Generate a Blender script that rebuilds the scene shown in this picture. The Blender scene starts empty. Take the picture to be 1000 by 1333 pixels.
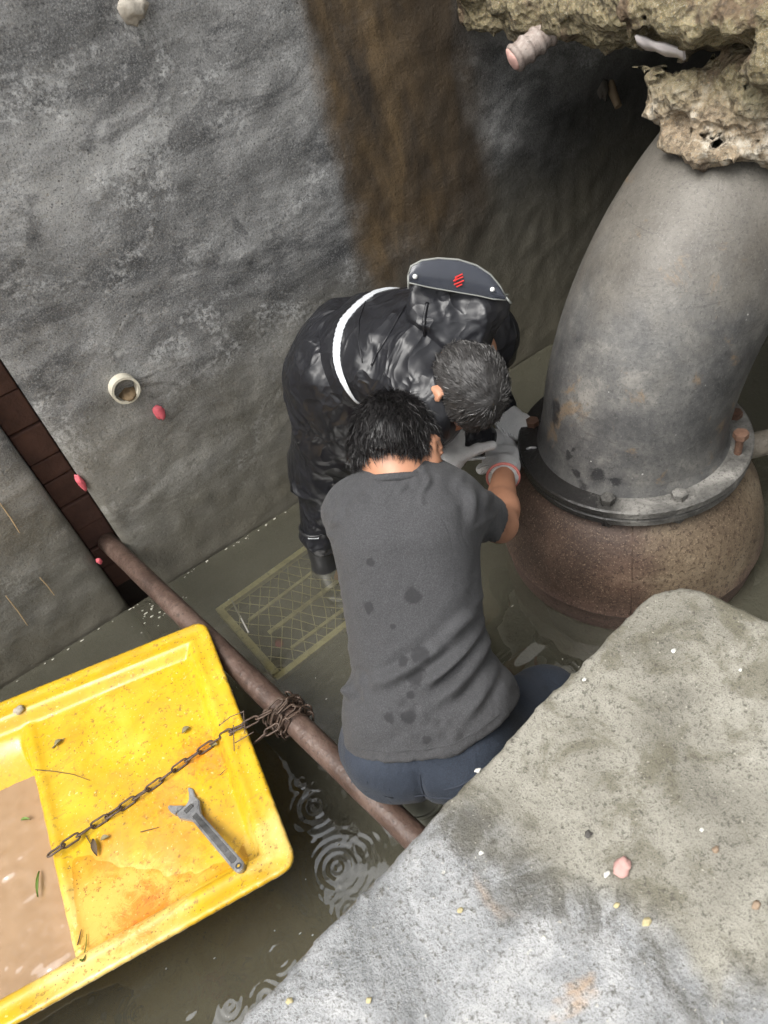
import bpy, bmesh, math, random
import numpy as np
from mathutils import Vector, Matrix

# ------------------------------------------------------------------ camera, sky, sun, exposure
scene = bpy.context.scene
COL = scene.collection
CAM = np.array([0.0, 0.0, 1.8])
FPX = 963.0                                    # focal length in pixels of the 1000 x 1333 photograph
_dn = np.array([274, 968.5, 963.0]); _dn /= np.linalg.norm(_dn)
_u = np.array([2540, -1676, 963.0]); _u -= _dn * (_u @ _dn); _u /= np.linalg.norm(_u)
_n = np.cross(_dn, _u)
ROT = np.array([_u, -_n, -_dn])                # columns: image right, image down, view direction
cam_data = bpy.data.cameras.new('camera')
cam_data.sensor_fit = 'VERTICAL'; cam_data.sensor_height = 36.0; cam_data.sensor_width = 27.0
cam_data.lens = 36.0 * FPX / 1333.0
cam_data.clip_start = 0.02; cam_data.clip_end = 500
cam_data.dof.use_dof = True; cam_data.dof.focus_distance = 1.9; cam_data.dof.aperture_fstop = 7.0
cam = bpy.data.objects.new('camera', cam_data); COL.objects.link(cam)
_m = Matrix.Identity(4)
for i in range(3):
    _m[i][0] = ROT[i, 0]; _m[i][1] = -ROT[i, 1]; _m[i][2] = -ROT[i, 2]; _m[i][3] = CAM[i]
cam.matrix_world = _m
scene.camera = cam

SUN_ELEV, SUN_AZ = math.radians(58), math.radians(188)     # azimuth the light comes from (x = cos, y = sin)
world = bpy.data.worlds.new('World'); scene.world = world; world.use_nodes = True
wt = world.node_tree; wt.nodes.clear()
sky = wt.nodes.new('ShaderNodeTexSky'); sky.sky_type = 'NISHITA'; sky.sun_disc = False
sky.sun_elevation = SUN_ELEV; sky.sun_rotation = math.pi / 2 - SUN_AZ
sky.dust_density = 4.0; sky.air_density = 1.5
hs = wt.nodes.new('ShaderNodeHueSaturation'); hs.inputs['Saturation'].default_value = 0.16   # overcast: grey sky
wb = wt.nodes.new('ShaderNodeBackground'); wb.inputs['Strength'].default_value = 0.115
wo = wt.nodes.new('ShaderNodeOutputWorld')
wt.links.new(sky.outputs[0], hs.inputs['Color']); wt.links.new(hs.outputs[0], wb.inputs[0]); wt.links.new(wb.outputs[0], wo.inputs[0])
sun_data = bpy.data.lights.new('sun', 'SUN'); sun_data.energy = 1.5; sun_data.angle = math.radians(38)
sun_data.color = (1.0, 0.97, 0.92)
sun = bpy.data.objects.new('sun', sun_data); COL.objects.link(sun)
_sd = Vector((math.cos(SUN_AZ) * math.cos(SUN_ELEV), math.sin(SUN_AZ) * math.cos(SUN_ELEV), math.sin(SUN_ELEV)))
sun.rotation_euler = _sd.to_track_quat('Z', 'Y').to_euler()
scene.view_settings.view_transform = 'Standard'; scene.view_settings.look = 'None'
scene.view_settings.gamma = 1.0; scene.view_settings.exposure = 1.22
scene.render.engine = 'CYCLES'
scene.cycles.use_denoising = True
scene.cycles.max_bounces = 5; scene.cycles.diffuse_bounces = 3; scene.cycles.glossy_bounces = 3; scene.cycles.transparent_max_bounces = 6
scene.cycles.use_adaptive_sampling = True; scene.cycles.adaptive_threshold = 0.03

# ------------------------------------------------------------------ small helpers
rng = np.random.default_rng(7)
random.seed(7)
A3 = lambda *v: np.array(v, float)
def nrm(v): v = np.array(v, float); return v / np.linalg.norm(v)
def view_dir(px, py):
    r = np.array([px - 500.0, py - 666.5, FPX]); return ROT @ (r / np.linalg.norm(r))
def on_z(px, py, z): r = view_dir(px, py); return CAM + r * ((z - CAM[2]) / r[2])       # survey point on a level
def on_y(px, py, y): r = view_dir(px, py); return CAM + r * (y / r[1])                  # survey point on the wall
def on_x(px, py, x): r = view_dir(px, py); return CAM + r * (x / r[0])
def at_d(px, py, d): return CAM + view_dir(px, py) * d

_perm = np.random.default_rng(3).permutation(256).astype(np.int32)
_val = np.random.default_rng(4).uniform(-1, 1, 256)
def vnoise(P, scale=1.0, seed=0):
    Q = np.asarray(P, float) * scale + seed * 17.31
    I = np.floor(Q).astype(np.int64); F = Q - I; F = F * F * F * (F * (F * 6 - 15) + 10)
    out = 0
    for dx in (0, 1):
        wx = F[..., 0] if dx else 1 - F[..., 0]
        a = _perm[(I[..., 0] + dx) & 255]
        for dy in (0, 1):
            wy = F[..., 1] if dy else 1 - F[..., 1]
            b = _perm[(a + I[..., 1] + dy) & 255]
            for dz in (0, 1):
                wz = F[..., 2] if dz else 1 - F[..., 2]
                out = out + wx * wy * wz * _val[_perm[(b + I[..., 2] + dz) & 255]]
    return out
def fbm(P, scale, octaves=3, seed=0, gain=0.5):
    o = 0; a = 1.0
    for i in range(octaves): o = o + a * vnoise(P, scale * 2 ** i, seed + i); a *= gain
    return o
def sstep(a, b, x): t = np.clip((x - a) / (b - a), 0, 1); return t * t * (3 - 2 * t)

def link(name, me, parent=None, material=None, smooth=True):
    o = bpy.data.objects.new(name, me); COL.objects.link(o)
    if parent is not None: o.parent = parent
    if material is not None and not me.materials: me.materials.append(material)
    if smooth and len(me.polygons): me.polygons.foreach_set('use_smooth', np.ones(len(me.polygons), bool))
    return o
def mesh_of(name, V, Fc):
    me = bpy.data.meshes.new(name)
    V = np.asarray(V, float)
    me.from_pydata(V.tolist(), [], Fc.tolist() if isinstance(Fc, np.ndarray) else Fc); me.update(); return me
def obj(name, V, Fc, material, parent=None, smooth=True): return link(name, mesh_of(name, V, Fc), parent, material, smooth)
def tag(o, label=None, cat=None, group=None, kind=None):
    if label: o['label'] = label
    if cat: o['category'] = cat
    if group: o['group'] = group
    if kind: o['kind'] = kind
    return o
def thing(name, label, cat, loc=(0, 0, 0), group=None):
    o = bpy.data.objects.new(name, None); COL.objects.link(o); o.location = loc; o.empty_display_size = 0.05
    return tag(o, label, cat, group)
def sub_parent(o, p):                      # parent keeping world-space vertex coordinates
    o.parent = p; o.matrix_parent_inverse = Matrix.Translation(-Vector(p.location)); return o
def wobj(name, V, Fc, material, parent, smooth=True):     # part whose vertices are in world space
    o = obj(name, V, Fc, material, None, smooth); return sub_parent(o, parent)

class MB:                                   # collects simple shapes for one mesh
    def __init__(s): s.V = []; s.F = []
    def add(s, V, F):
        n = len(s.V); s.V += [tuple(v) for v in V]; s.F += [tuple(i + n for i in f) for f in F]; return s
    def box(s, lo, hi, bev=0.0, M=None):
        lo = A3(*lo); hi = A3(*hi)
        if bev <= 0:
            V = [(x, y, z) for x in (lo[0], hi[0]) for y in (lo[1], hi[1]) for z in (lo[2], hi[2])]
            F = [(0, 1, 3, 2), (4, 6, 7, 5), (0, 4, 5, 1), (2, 3, 7, 6), (0, 2, 6, 4), (1, 5, 7, 3)]
        else:
            bm = bmesh.new(); bmesh.ops.create_cube(bm, size=1.0)
            for v in bm.verts: v.co = Vector([(lo[i] + hi[i]) / 2 + v.co[i] * (hi[i] - lo[i]) for i in range(3)])
            bmesh.ops.bevel(bm, geom=bm.edges[:], offset=bev, segments=2, affect='EDGES', profile=0.5)
            bm.verts.index_update(); V = [tuple(v.co) for v in bm.verts]; F = [tuple(v.index for v in f.verts) for f in bm.faces]; bm.free()
        if M is not None: V = [tuple(M @ Vector(v)) for v in V]
        return s.add(V, F)
    def tube(s, pts, rad, seg=12, cap=True, closed=False):
        P = np.array(pts, float); n = len(P)
        R = np.full(n, rad) if np.isscalar(rad) else np.array(rad, float)
        if closed: T = np.roll(P, -1, 0) - np.roll(P, 1, 0)
        else: T = np.gradient(P, axis=0)
        T /= np.linalg.norm(T, axis=1)[:, None]
        a = np.array([0, 0, 1.0]) if abs(T[0][2]) < 0.9 else np.array([1.0, 0, 0])
        N = np.cross(T[0], a); N /= np.linalg.norm(N); V = []
        for i in range(n):
            N = N - T[i] * (N @ T[i]); N /= np.linalg.norm(N); B = np.cross(T[i], N)
            for k in range(seg):
                t = 2 * math.pi * k / seg; V.append(P[i] + R[i] * (math.cos(t) * N + math.sin(t) * B))
        F = []
        for i in range(n if closed else n - 1):
            j = (i + 1) % n
            for k in range(seg):
                l = (k + 1) % seg; F.append((i * seg + k, i * seg + l, j * seg + l, j * seg + k))
        if cap and not closed:
            F.append(tuple(range(seg))[::-1]); F.append(tuple((n - 1) * seg + k for k in range(seg)))
        return s.add(V, F)
    def lathe(s, prof, c=(0, 0, 0), seg=64, jitter=0, closed=True, ax=None):
        # prof: list of (r, z) going round the section; closed section
        n = len(prof); V = []
        for k in range(seg):
            t = 2 * math.pi * k / seg
            for r, z in prof: V.append((c[0] + r * math.cos(t), c[1] + r * math.sin(t), c[2] + z))
        F = []
        for k in range(seg):
            l = (k + 1) % seg
            for i in range(n if closed else n - 1):
                j = (i + 1) % n; F.append((k * n + i, l * n + i, l * n + j, k * n + j))
        return s.add(V, F)
    def obj(s, name, material, parent=None, smooth=False): return obj(name, s.V, s.F, material, parent, smooth)
    def wobj(s, name, material, parent, smooth=False): return wobj(name, s.V, s.F, material, parent, smooth)
def auto_smooth(o, deg=40):
    me = o.data
    me.polygons.foreach_set('use_smooth', np.ones(len(me.polygons), bool))
    bm = bmesh.new(); bm.from_mesh(me); lim = math.radians(deg)
    for e in bm.edges:
        if len(e.link_faces) == 2 and e.calc_face_angle(0) > lim: e.smooth = False
    bm.to_mesh(me); bm.free(); return o

# ---- implicit solids: fields on a grid, meshed by surface nets
class Field:
    def __init__(s, lo, hi, h):
        s.lo = A3(*lo); s.h = h; s.n = np.ceil((A3(*hi) - s.lo) / h).astype(int) + 1
        s.f = np.full(s.n, 1.0)
    def pts(s, sl=None):
        ax = [s.lo[i] + s.h * np.arange(s.n[i]) for i in range(3)]
        if sl is not None: ax = [ax[i][sl[i]] for i in range(3)]
        return np.stack(np.meshgrid(*ax, indexing='ij'), -1)
    def sl(s, lo, hi, pad):
        a = np.clip(np.floor((np.array(lo) - pad - s.lo) / s.h).astype(int), 0, s.n)
        b = np.clip(np.ceil((np.array(hi) + pad - s.lo) / s.h).astype(int) + 1, 0, s.n)
        return tuple(slice(a[i], b[i]) for i in range(3))
    def put(s, fn, lo, hi, k=0.0, sub=False):
        sl = s.sl(lo, hi, k + 3 * s.h)
        if min(q.stop - q.start for q in sl) < 1: return s
        d = fn(s.pts(sl)); a = s.f[sl]
        if sub: a = -a
        if k > 0:
            hh = np.maximum(k - np.abs(a - d), 0) / k; r = np.minimum(a, d) - hh * hh * k * 0.25
        else: r = np.minimum(a, d)
        s.f[sl] = -r if sub else r
        return s
    def cone(s, a, b, ra, rb, k=0.0, sub=False):
        a = np.array(a, float); b = np.array(b, float); ab = b - a; L = ab @ ab + 1e-12
        def fn(P):
            q = P - a; t = np.clip((q @ ab) / L, 0, 1)
            return np.linalg.norm(q - t[..., None] * ab, axis=-1) - (ra + (rb - ra) * t)
        m = max(ra, rb); return s.put(fn, np.minimum(a, b) - m, np.maximum(a, b) + m, k, sub)
    def ell(s, c, r, R=None, k=0.0, sub=False):
        c = np.array(c, float); r = np.array(r, float); R = np.eye(3) if R is None else np.array(R)
        def fn(P):
            q = (P - c) @ R.T; k0 = np.linalg.norm(q / r, axis=-1) + 1e-9; k1 = np.linalg.norm(q / (r * r), axis=-1) + 1e-9
            return k0 * (k0 - 1) / k1
        m = r.max(); return s.put(fn, c - m, c + m, k, sub)
    def box(s, c, r, R=None, rad=0.0, k=0.0, sub=False):
        c = np.array(c, float); r = np.array(r, float); R = np.eye(3) if R is None else np.array(R)
        def fn(P):
            q = np.abs((P - c) @ R.T) - (r - rad)
            return np.linalg.norm(np.maximum(q, 0), axis=-1) + np.minimum(q.max(-1), 0) - rad
        m = np.linalg.norm(r); return s.put(fn, c - m, c + m, k, sub)
    def clip(s, fn): s.f = np.maximum(s.f, fn(s.pts())); return s
    def warp(s, fn): s.f = s.f + fn(s.pts()); return s
    def mesh(s):
        f = s.f; S = f < 0; nx, ny, nz = f.shape
        c = np.zeros((nx - 1, ny - 1, nz - 1), np.int8)
        for d in np.ndindex(2, 2, 2): c += S[d[0]:nx - 1 + d[0], d[1]:ny - 1 + d[1], d[2]:nz - 1 + d[2]]
        act = (c > 0) & (c < 8); ids = np.full(c.shape, -1, np.int64); I = np.argwhere(act); ids[act] = np.arange(len(I))
        acc = np.zeros((len(I), 3)); w = np.zeros(len(I)); cs = list(np.ndindex(2, 2, 2))
        for a in cs:
            for b in cs:
                if sum(b) - sum(a) == 1 and all(b[i] >= a[i] for i in range(3)):
                    fa = f[I[:, 0] + a[0], I[:, 1] + a[1], I[:, 2] + a[2]]; fb = f[I[:, 0] + b[0], I[:, 1] + b[1], I[:, 2] + b[2]]
                    m = (fa < 0) != (fb < 0); t = np.where(m, fa / np.where(m, fa - fb, 1), 0)
                    acc += np.where(m[:, None], np.array(a) + t[:, None] * (np.array(b) - np.array(a)), 0); w += m
        V = (I + acc / w[:, None]) * s.h + s.lo
        Q = []
        for ax in range(3):
            a1, a2 = (ax + 1) % 3, (ax + 2) % 3
            s0 = [slice(1, -1)] * 3; s1 = [slice(1, -1)] * 3; s0[ax] = slice(0, -1); s1[ax] = slice(1, None)
            e = np.argwhere(S[tuple(s0)] != S[tuple(s1)])
            e[:, a1] += 1; e[:, a2] += 1
            ins = S[e[:, 0], e[:, 1], e[:, 2]]
            def cell(d1, d2):
                q = e.copy(); q[:, a1] += d1; q[:, a2] += d2; return ids[q[:, 0], q[:, 1], q[:, 2]]
            q = np.stack([cell(-1, -1), cell(0, -1), cell(0, 0), cell(-1, 0)], 1)
            q[~ins] = q[~ins][:, ::-1]; Q.append(q)
        return V, np.vstack(Q)
def normals_of(V, Q):
    n = np.cross(V[Q[:, 2]] - V[Q[:, 0]], V[Q[:, 3]] - V[Q[:, 1]]); N = np.zeros_like(V)
    for i in range(4): np.add.at(N, Q[:, i], n)
    return N / (np.linalg.norm(N, axis=1)[:, None] + 1e-12)
def relax(V, Q, it=2, lam=0.5):
    for _ in range(it):
        S = np.zeros_like(V); c = np.zeros(len(V))
        for i in range(4):
            j = (i + 1) % 4
            np.add.at(S, Q[:, i], V[Q[:, j]]); np.add.at(S, Q[:, j], V[Q[:, i]])
            np.add.at(c, Q[:, i], 1); np.add.at(c, Q[:, j], 1)
        V = V + lam * (S / np.maximum(c, 1)[:, None] - V)
    return V

# ---- node materials
class G:
    def __init__(s, name):
        s.m = bpy.data.materials.new(name); s.m.use_nodes = True; s.t = s.m.node_tree; s.t.nodes.clear()
        s.out = s.t.nodes.new('ShaderNodeOutputMaterial'); s._co = None
    def N(s, typ, props=None, **ins):
        n = s.t.nodes.new(typ)
        for k, v in (props or {}).items(): setattr(n, k, v)
        for k, v in ins.items():
            s.set(n.inputs[int(k[1:])] if k[0] == '_' and k[1:].isdigit() else n.inputs[k.replace('_', ' ')], v)
        return n
    def set(s, sock, v):
        if isinstance(v, bpy.types.NodeSocket): s.t.links.new(v, sock)
        else:
            if sock.type == 'RGBA' and len(v) == 3: v = (*v, 1)
            sock.default_value = v
    @property
    def co(s):
        if s._co is None: s._co = s.N('ShaderNodeTexCoord').outputs['Object']
        return s._co
    def map(s, scale=(1, 1, 1), rot=(0, 0, 0), loc=(0, 0, 0), vec=None):
        return s.N('ShaderNodeMapping', Vector=vec or s.co, Location=loc, Rotation=rot, Scale=scale).outputs[0]
    def noise(s, scale, detail=3, rough=0.55, dist=0.0, vec=None):
        return s.N('ShaderNodeTexNoise', Vector=vec or s.co, Scale=scale, Detail=detail, Roughness=rough, Distortion=dist).outputs[0]
    def voro(s, scale, vec=None, feature='F1', out=0, rnd=1.0):
        return s.N('ShaderNodeTexVoronoi', {'feature': feature}, Vector=vec or s.co, Scale=scale, Randomness=rnd).outputs[out]
    def ramp(s, fac, stops):
        n = s.N('ShaderNodeValToRGB', Fac=fac); e = n.color_ramp.elements
        while len(e) < len(stops): e.new(0.5)
        for i, (p, c) in enumerate(stops):
            e[i].position = p; c = (c, c, c) if np.isscalar(c) else c; e[i].color = (*c[:3], 1)
        return n.outputs[0]
    def mix(s, fac, a, b, mode='MIX'):
        n = s.t.nodes.new('ShaderNodeMix'); n.data_type = 'RGBA'; n.blend_type = mode
        s.set(n.inputs[0], fac); s.set(n.inputs[6], a); s.set(n.inputs[7], b); return n.outputs[2]
    def math(s, op, a, b=0.0, clamp=False):
        n = s.t.nodes.new('ShaderNodeMath'); n.operation = op; n.use_clamp = clamp
        s.set(n.inputs[0], a); s.set(n.inputs[1], b); return n.outputs[0]
    def xyz(s, vec=None):
        n = s.N('ShaderNodeSeparateXYZ', Vector=vec or s.co); return n.outputs
    def step(s, x, a, b):                       # smooth 0..1 from a to b
        n = s.t.nodes.new('ShaderNodeMapRange'); n.interpolation_type = 'SMOOTHSTEP'
        s.set(n.inputs[0], x)
        if a < b: n.inputs[1].default_value, n.inputs[2].default_value = a, b
        else:
            n.inputs[1].default_value, n.inputs[2].default_value = b, a; n.inputs[3].default_value, n.inputs[4].default_value = 1, 0
        return n.outputs[0]
    def dist(s, p, vec=None):
        return s.N('ShaderNodeVectorMath', {'operation': 'DISTANCE'}, _0=vec or s.co, _1=tuple(p)).outputs['Value']
    def bump(s, h, strength=0.5, distance=0.01, normal=None):
        n = s.N('ShaderNodeBump', Height=h, Strength=strength, Distance=distance)
        if normal is not None: s.t.links.new(normal, n.inputs['Normal'])
        return n.outputs[0]
    def bsdf(s, col, rough=0.6, normal=None, **kw):
        n = s.N('ShaderNodeBsdfPrincipled', Base_Color=col, Roughness=rough)
        for k, v in kw.items(): s.set(n.inputs[k.replace('_', ' ')], v)
        if normal is not None: s.t.links.new(normal, n.inputs['Normal'])
        s.t.links.new(n.outputs[0], s.out.inputs[0]); return s.m
def simple(name, col, rough=0.6, var=0.25, scale=30, bump=0.2, metallic=0.0, bscale=None, dist=0.002):
    g = G(name); n = g.noise(scale, 4, 0.6)
    c = g.mix(n, tuple(x * (1 - var) for x in col), tuple(min(1, x * (1 + var)) for x in col))
    return g.bsdf(c, rough, g.bump(g.noise(bscale or scale * 4, 3), bump, dist), Metallic=metallic)

# ------------------------------------------------------------------ materials of the setting
WY = 2.0                                        # face of the long back wall
WTOP = 2.55
def mat_back_wall():
    g = G('wet_cement_render'); x, y, z = g.xyz()
    warp = g.noise(2.2, 3, 0.5, 0.6)
    fine = g.noise(70, 3, 0.7); grit = g.noise(230, 2, 0.75)
    big = g.noise(1.6, 4, 0.6, 0.6, g.map(loc=(2, 0, 1)))
    tilt = math.radians(12)
    sw = g.noise(1.0, 5, 0.66, 1.1, g.map((1.7, 1, 5.0), (0, tilt, 0)))
    patch = g.noise(1.0, 4, 0.6, 1.4, g.map((3.2, 1, 7.0), (0, tilt * 1.4, 0), (4, 0, 2)))
    v = g.math('ADD', g.math('MULTIPLY', sw, 0.6), g.math('MULTIPLY', big, 0.4))
    c = g.ramp(v, [(0.36, (0.085, 0.085, 0.086)), (0.45, (0.18, 0.179, 0.176)), (0.53, (0.275, 0.273, 0.267)), (0.64, (0.45, 0.446, 0.435))])
    c = g.mix(g.math('MULTIPLY', g.step(patch, 0.53, 0.62), 0.62), c, (0.075, 0.075, 0.077))
    bloom = g.math('MULTIPLY', g.step(g.noise(1.0, 5, 0.75, 0.8, g.map((3.2, 1, 5.5), (0, tilt, 0), (1, 3, 5))), 0.50, 0.66), g.step(fine, 0.40, 0.58))
    c = g.mix(g.math('MULTIPLY', bloom, 0.75), c, (0.56, 0.56, 0.55))
    c = g.mix(g.math('MULTIPLY', g.step(grit, 0.53, 0.68), 0.6), c, (0.035, 0.035, 0.035))
    c = g.mix(g.math('MULTIPLY', g.step(grit, 0.47, 0.34), 0.35), c, (0.48, 0.48, 0.46))
    c = g.mix(g.math('MULTIPLY', g.step(g.voro(26), 0.09, 0.05), 0.7), c, (0.03, 0.03, 0.03))
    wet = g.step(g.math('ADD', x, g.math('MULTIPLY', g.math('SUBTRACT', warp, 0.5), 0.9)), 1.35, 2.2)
    c = g.mix(g.math('MULTIPLY', wet, 0.2), c, (0.05, 0.05, 0.05))  # damp tone mixed with painted shade, deeper towards the right
    corner_shade = g.math('MULTIPLY', g.step(g.math('ADD', x, g.math('MULTIPLY', g.math('SUBTRACT', warp, 0.5), 0.5)), 0.95, 1.35), g.step(g.math('ADD', g.math('SUBTRACT', z, g.math('MULTIPLY', x, 0.28)), g.math('MULTIPLY', g.math('SUBTRACT', big, 0.5), 0.35)), 0.42, 0.22))
    c = g.mix(g.math('MULTIPLY', corner_shade, 0.8), c, (0.018, 0.017, 0.015))  # shade of the low corner behind the pump, painted near-black
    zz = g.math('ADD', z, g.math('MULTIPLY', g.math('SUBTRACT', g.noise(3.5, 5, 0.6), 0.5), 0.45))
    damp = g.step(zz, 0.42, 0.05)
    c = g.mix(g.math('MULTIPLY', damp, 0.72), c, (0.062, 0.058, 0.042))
    warm = g.step(zz, 0.85, 0.45)
    c = g.mix(g.math('MULTIPLY', warm, 0.55), c, (0.175, 0.158, 0.115))
    # brown run-off stain that hangs down the wall
    xs = g.math('ADD', x, g.math('MULTIPLY', g.math('SUBTRACT', g.noise(3.0, 5, 0.6, 0.4, g.map((1, 1, 0.5))), 0.5), 0.22))
    m = g.math('MULTIPLY', g.step(xs, 1.05, 1.14), g.step(xs, 1.70, 1.55))
    m = g.math('MULTIPLY', m, g.step(zz, 0.42, 0.78))
    br = g.ramp(g.noise(4.5, 6, 0.65, 0.6, g.map((1.6, 1, 0.5))), [(0.34, (0.035, 0.025, 0.016)), (0.50, (0.085, 0.056, 0.028)), (0.64, (0.15, 0.098, 0.046))])
    br = g.mix(g.math('MULTIPLY', g.step(xs, 1.28, 1.5), 0.7), br, (0.045, 0.033, 0.022)); br = g.mix(g.math('MULTIPLY', g.step(grit, 0.53, 0.66), 0.4), br, (0.02, 0.015, 0.01))
    c = g.mix(g.math('MULTIPLY', m, 0.95), c, br)
    # brown seepage left of it too, faint
    h = g.math('ADD', g.noise(55, 4, 0.75), g.math('MULTIPLY', g.noise(7, 3, 0.6, 1.0, g.map((1, 1, 2.2), (0, math.radians(-33), 0))), 0.9))
    pits = g.step(g.voro(38), 0.05, 0.22)
    nb = g.bump(g.math('ADD', h, g.math('MULTIPLY', pits, 0.3)), 0.32, 0.009)
    r = g.ramp(g.noise(3.0, 4, 0.6), [(0.35, 0.42), (0.65, 0.8)])
    return g.bsdf(c, r, nb, Specular_IOR_Level=0.4)
def mat_concrete(name, lo, hi, olive=0.0):
    g = G(name); n = g.noise(2.5, 6, 0.65, 0.7); f = g.noise(60, 4, 0.7)
    c = g.mix(n, lo, hi); c = g.mix(g.math('MULTIPLY', g.step(f, 0.55, 0.75), 0.4), c, tuple(q * 0.4 for q in lo))
    return g.bsdf(c, 0.8, g.bump(f, 0.5, 0.01))
def mat_slab():
    g = G('worn_concrete_slab'); x, y, z = g.xyz()
    n1 = g.noise(3.2, 5, 0.68, 0.8); n2 = g.noise(9, 6, 0.7, 0.5, g.map(loc=(3, 1, 0))); f = g.noise(125, 4, 0.72); gr = g.noise(360, 2, 0.7)
    tan = g.ramp(n1, [(0.3, (0.15, 0.141, 0.115)), (0.5, (0.26, 0.247, 0.206)), (0.68, (0.37, 0.355, 0.305))])
    grey = g.ramp(g.noise(6, 5, 0.7, 1.2), [(0.3, (0.13, 0.135, 0.137)), (0.5, (0.26, 0.266, 0.27)), (0.7, (0.42, 0.42, 0.417))])
    # the washed, paler half lies towards the open water side
    e = g.math('ADD', g.math('ADD', g.math('MULTIPLY', x, 1.0), g.math('MULTIPLY', y, 0.45)), g.math('MULTIPLY', g.math('SUBTRACT', g.noise(3.6, 6, 0.62, 0.6, g.map(loc=(7, 2, 0))), 0.5), 0.30))
    m = g.step(e, 0.31, 0.39)
    c = g.mix(m, grey, tan)
    # dark algae film on the olive part and along the limit between the two
    film = g.math('MULTIPLY', g.step(n2, 0.47, 0.62), g.step(e, 0.24, 0.42))
    c = g.mix(g.math('MULTIPLY', film, 0.62), c, (0.085, 0.075, 0.042))
    rim = g.math('MULTIPLY', g.step(e, 0.26, 0.32), g.step(e, 0.42, 0.34))
    c = g.mix(g.math('MULTIPLY', g.math('MULTIPLY', rim, g.step(n2, 0.40, 0.58)), 0.75), c, (0.06, 0.056, 0.045))
    rust = g.step(g.noise(4.2, 5, 0.6, 0.6, g.map(loc=(11, 5, 0))), 0.60, 0.70)
    c = g.mix(g.math('MULTIPLY', g.math('MULTIPLY', rust, g.step(e, 0.36, 0.22)), 0.75), c, (0.34, 0.21, 0.10))
    c = g.mix(g.math('MULTIPLY', g.step(f, 0.54, 0.66), 0.75), c, (0.06, 0.055, 0.042))
    c = g.mix(g.math('MULTIPLY', g.step(gr, 0.54, 0.66), 0.6), c, (0.05, 0.045, 0.035))
    c = g.mix(g.math('MULTIPLY', g.step(g.noise(150, 2, 0.6, 0, g.map(loc=(2, 2, 2))), 0.68, 0.74), 0.5), c, (0.55, 0.52, 0.44))
    r = g.mix(m, g.ramp(g.noise(7, 4, 0.6), [(0.35, 0.14), (0.65, 0.5)]), (0.7, 0.7, 0.7))
    nb = g.bump(g.math('ADD', g.math('MULTIPLY', f, 0.6), g.math('MULTIPLY', gr, 0.25)), 0.6, 0.008)
    return g.bsdf(c, r, nb)
def mat_rubble():
    g = G('broken_concrete'); x, y, z = g.xyz()
    n = g.noise(7, 6, 0.65, 0.5); f = g.noise(55, 5, 0.72); st = g.voro(85, g.map(vec=g.N('ShaderNodeVectorMath', {'operation': 'ADD'}, _0=g.co, _1=g.N('ShaderNodeTexNoise', Vector=g.co, Scale=30.0).outputs[1]).outputs[0]), out=1)
    sv = g.N('ShaderNodeSeparateColor', Color=st).outputs
    olive = g.ramp(n, [(0.3, (0.10, 0.085, 0.04)), (0.55, (0.24, 0.20, 0.105)), (0.72, (0.38, 0.34, 0.21))])
    fresh = g.ramp(g.noise(14, 5, 0.75), [(0.32, (0.16, 0.115, 0.07)), (0.5, (0.36, 0.285, 0.19)), (0.66, (0.62, 0.58, 0.49))])
    up = g.step(g.math('ADD', z, g.math('MULTIPLY', g.math('SUBTRACT', n, 0.5), 0.12)), 1.18, 1.26)
    c = g.mix(up, fresh, olive)
    c = g.mix(g.math('MULTIPLY', g.step(sv[0], 0.72, 0.78), 0.6), c, g.ramp(sv[1], [(0.0, (0.10, 0.10, 0.10)), (0.5, (0.5, 0.48, 0.42)), (1.0, (0.5, 0.27, 0.09))]))
    c = g.mix(g.math('MULTIPLY', g.step(g.noise(9, 5, 0.6, 0, g.map(loc=(5, 5, 1))), 0.55, 0.66), 0.75), c, (0.13, 0.08, 0.05))
    c = g.mix(g.math('MULTIPLY', g.step(f, 0.52, 0.64), 0.7), c, (0.06, 0.045, 0.03))
    return g.bsdf(c, 0.85, g.bump(g.math('ADD', f, g.voro(60)), 1.0, 0.016))
def mat_water(name, murk, clear, rough=0.03, ior=1.33):
    g = G(name)
    t = g.N('ShaderNodeBsdfTransparent', Color=(0.86, 0.85, 0.72, 1)).outputs[0]
    d = g.N('ShaderNodeBsdfDiffuse', Color=g.mix(g.noise(2.0, 4, 0.6), tuple(q * 0.8 for q in murk), tuple(q * 1.2 for q in murk))).outputs[0]
    a = g.N('ShaderNodeMixShader', _0=clear, _1=d, _2=t).outputs[0]
    gl = g.N('ShaderNodeBsdfGlossy', Color=(1, 1, 1, 1), Roughness=rough).outputs[0]
    fr = g.N('ShaderNodeFresnel', IOR=ior).outputs[0]
    o = g.N('ShaderNodeMixShader', _0=fr, _1=a, _2=gl).outputs[0]
    g.t.links.new(o, g.out.inputs[0]); return g.m
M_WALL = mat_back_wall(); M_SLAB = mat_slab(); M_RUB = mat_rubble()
M_CONC = mat_concrete('grey_concrete', (0.10, 0.10, 0.095), (0.26, 0.255, 0.24))
M_MUD = mat_concrete('olive_mud', (0.06, 0.055, 0.036), (0.10, 0.09, 0.06))
M_EARTH = mat_concrete('bare_earth', (0.10, 0.08, 0.05), (0.2, 0.17, 0.11))
M_WATER = mat_water('murky_water', (0.150, 0.144, 0.108), 0.60, 0.025, 2.0)
M_BRICK = simple('dark_red_brick', (0.085, 0.040, 0.028), 0.8, 0.75, 11, 0.6, bscale=60, dist=0.006)
M_MORTAR = mat_concrete('dark_mortar', (0.03, 0.022, 0.018), (0.06, 0.042, 0.034))

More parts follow.
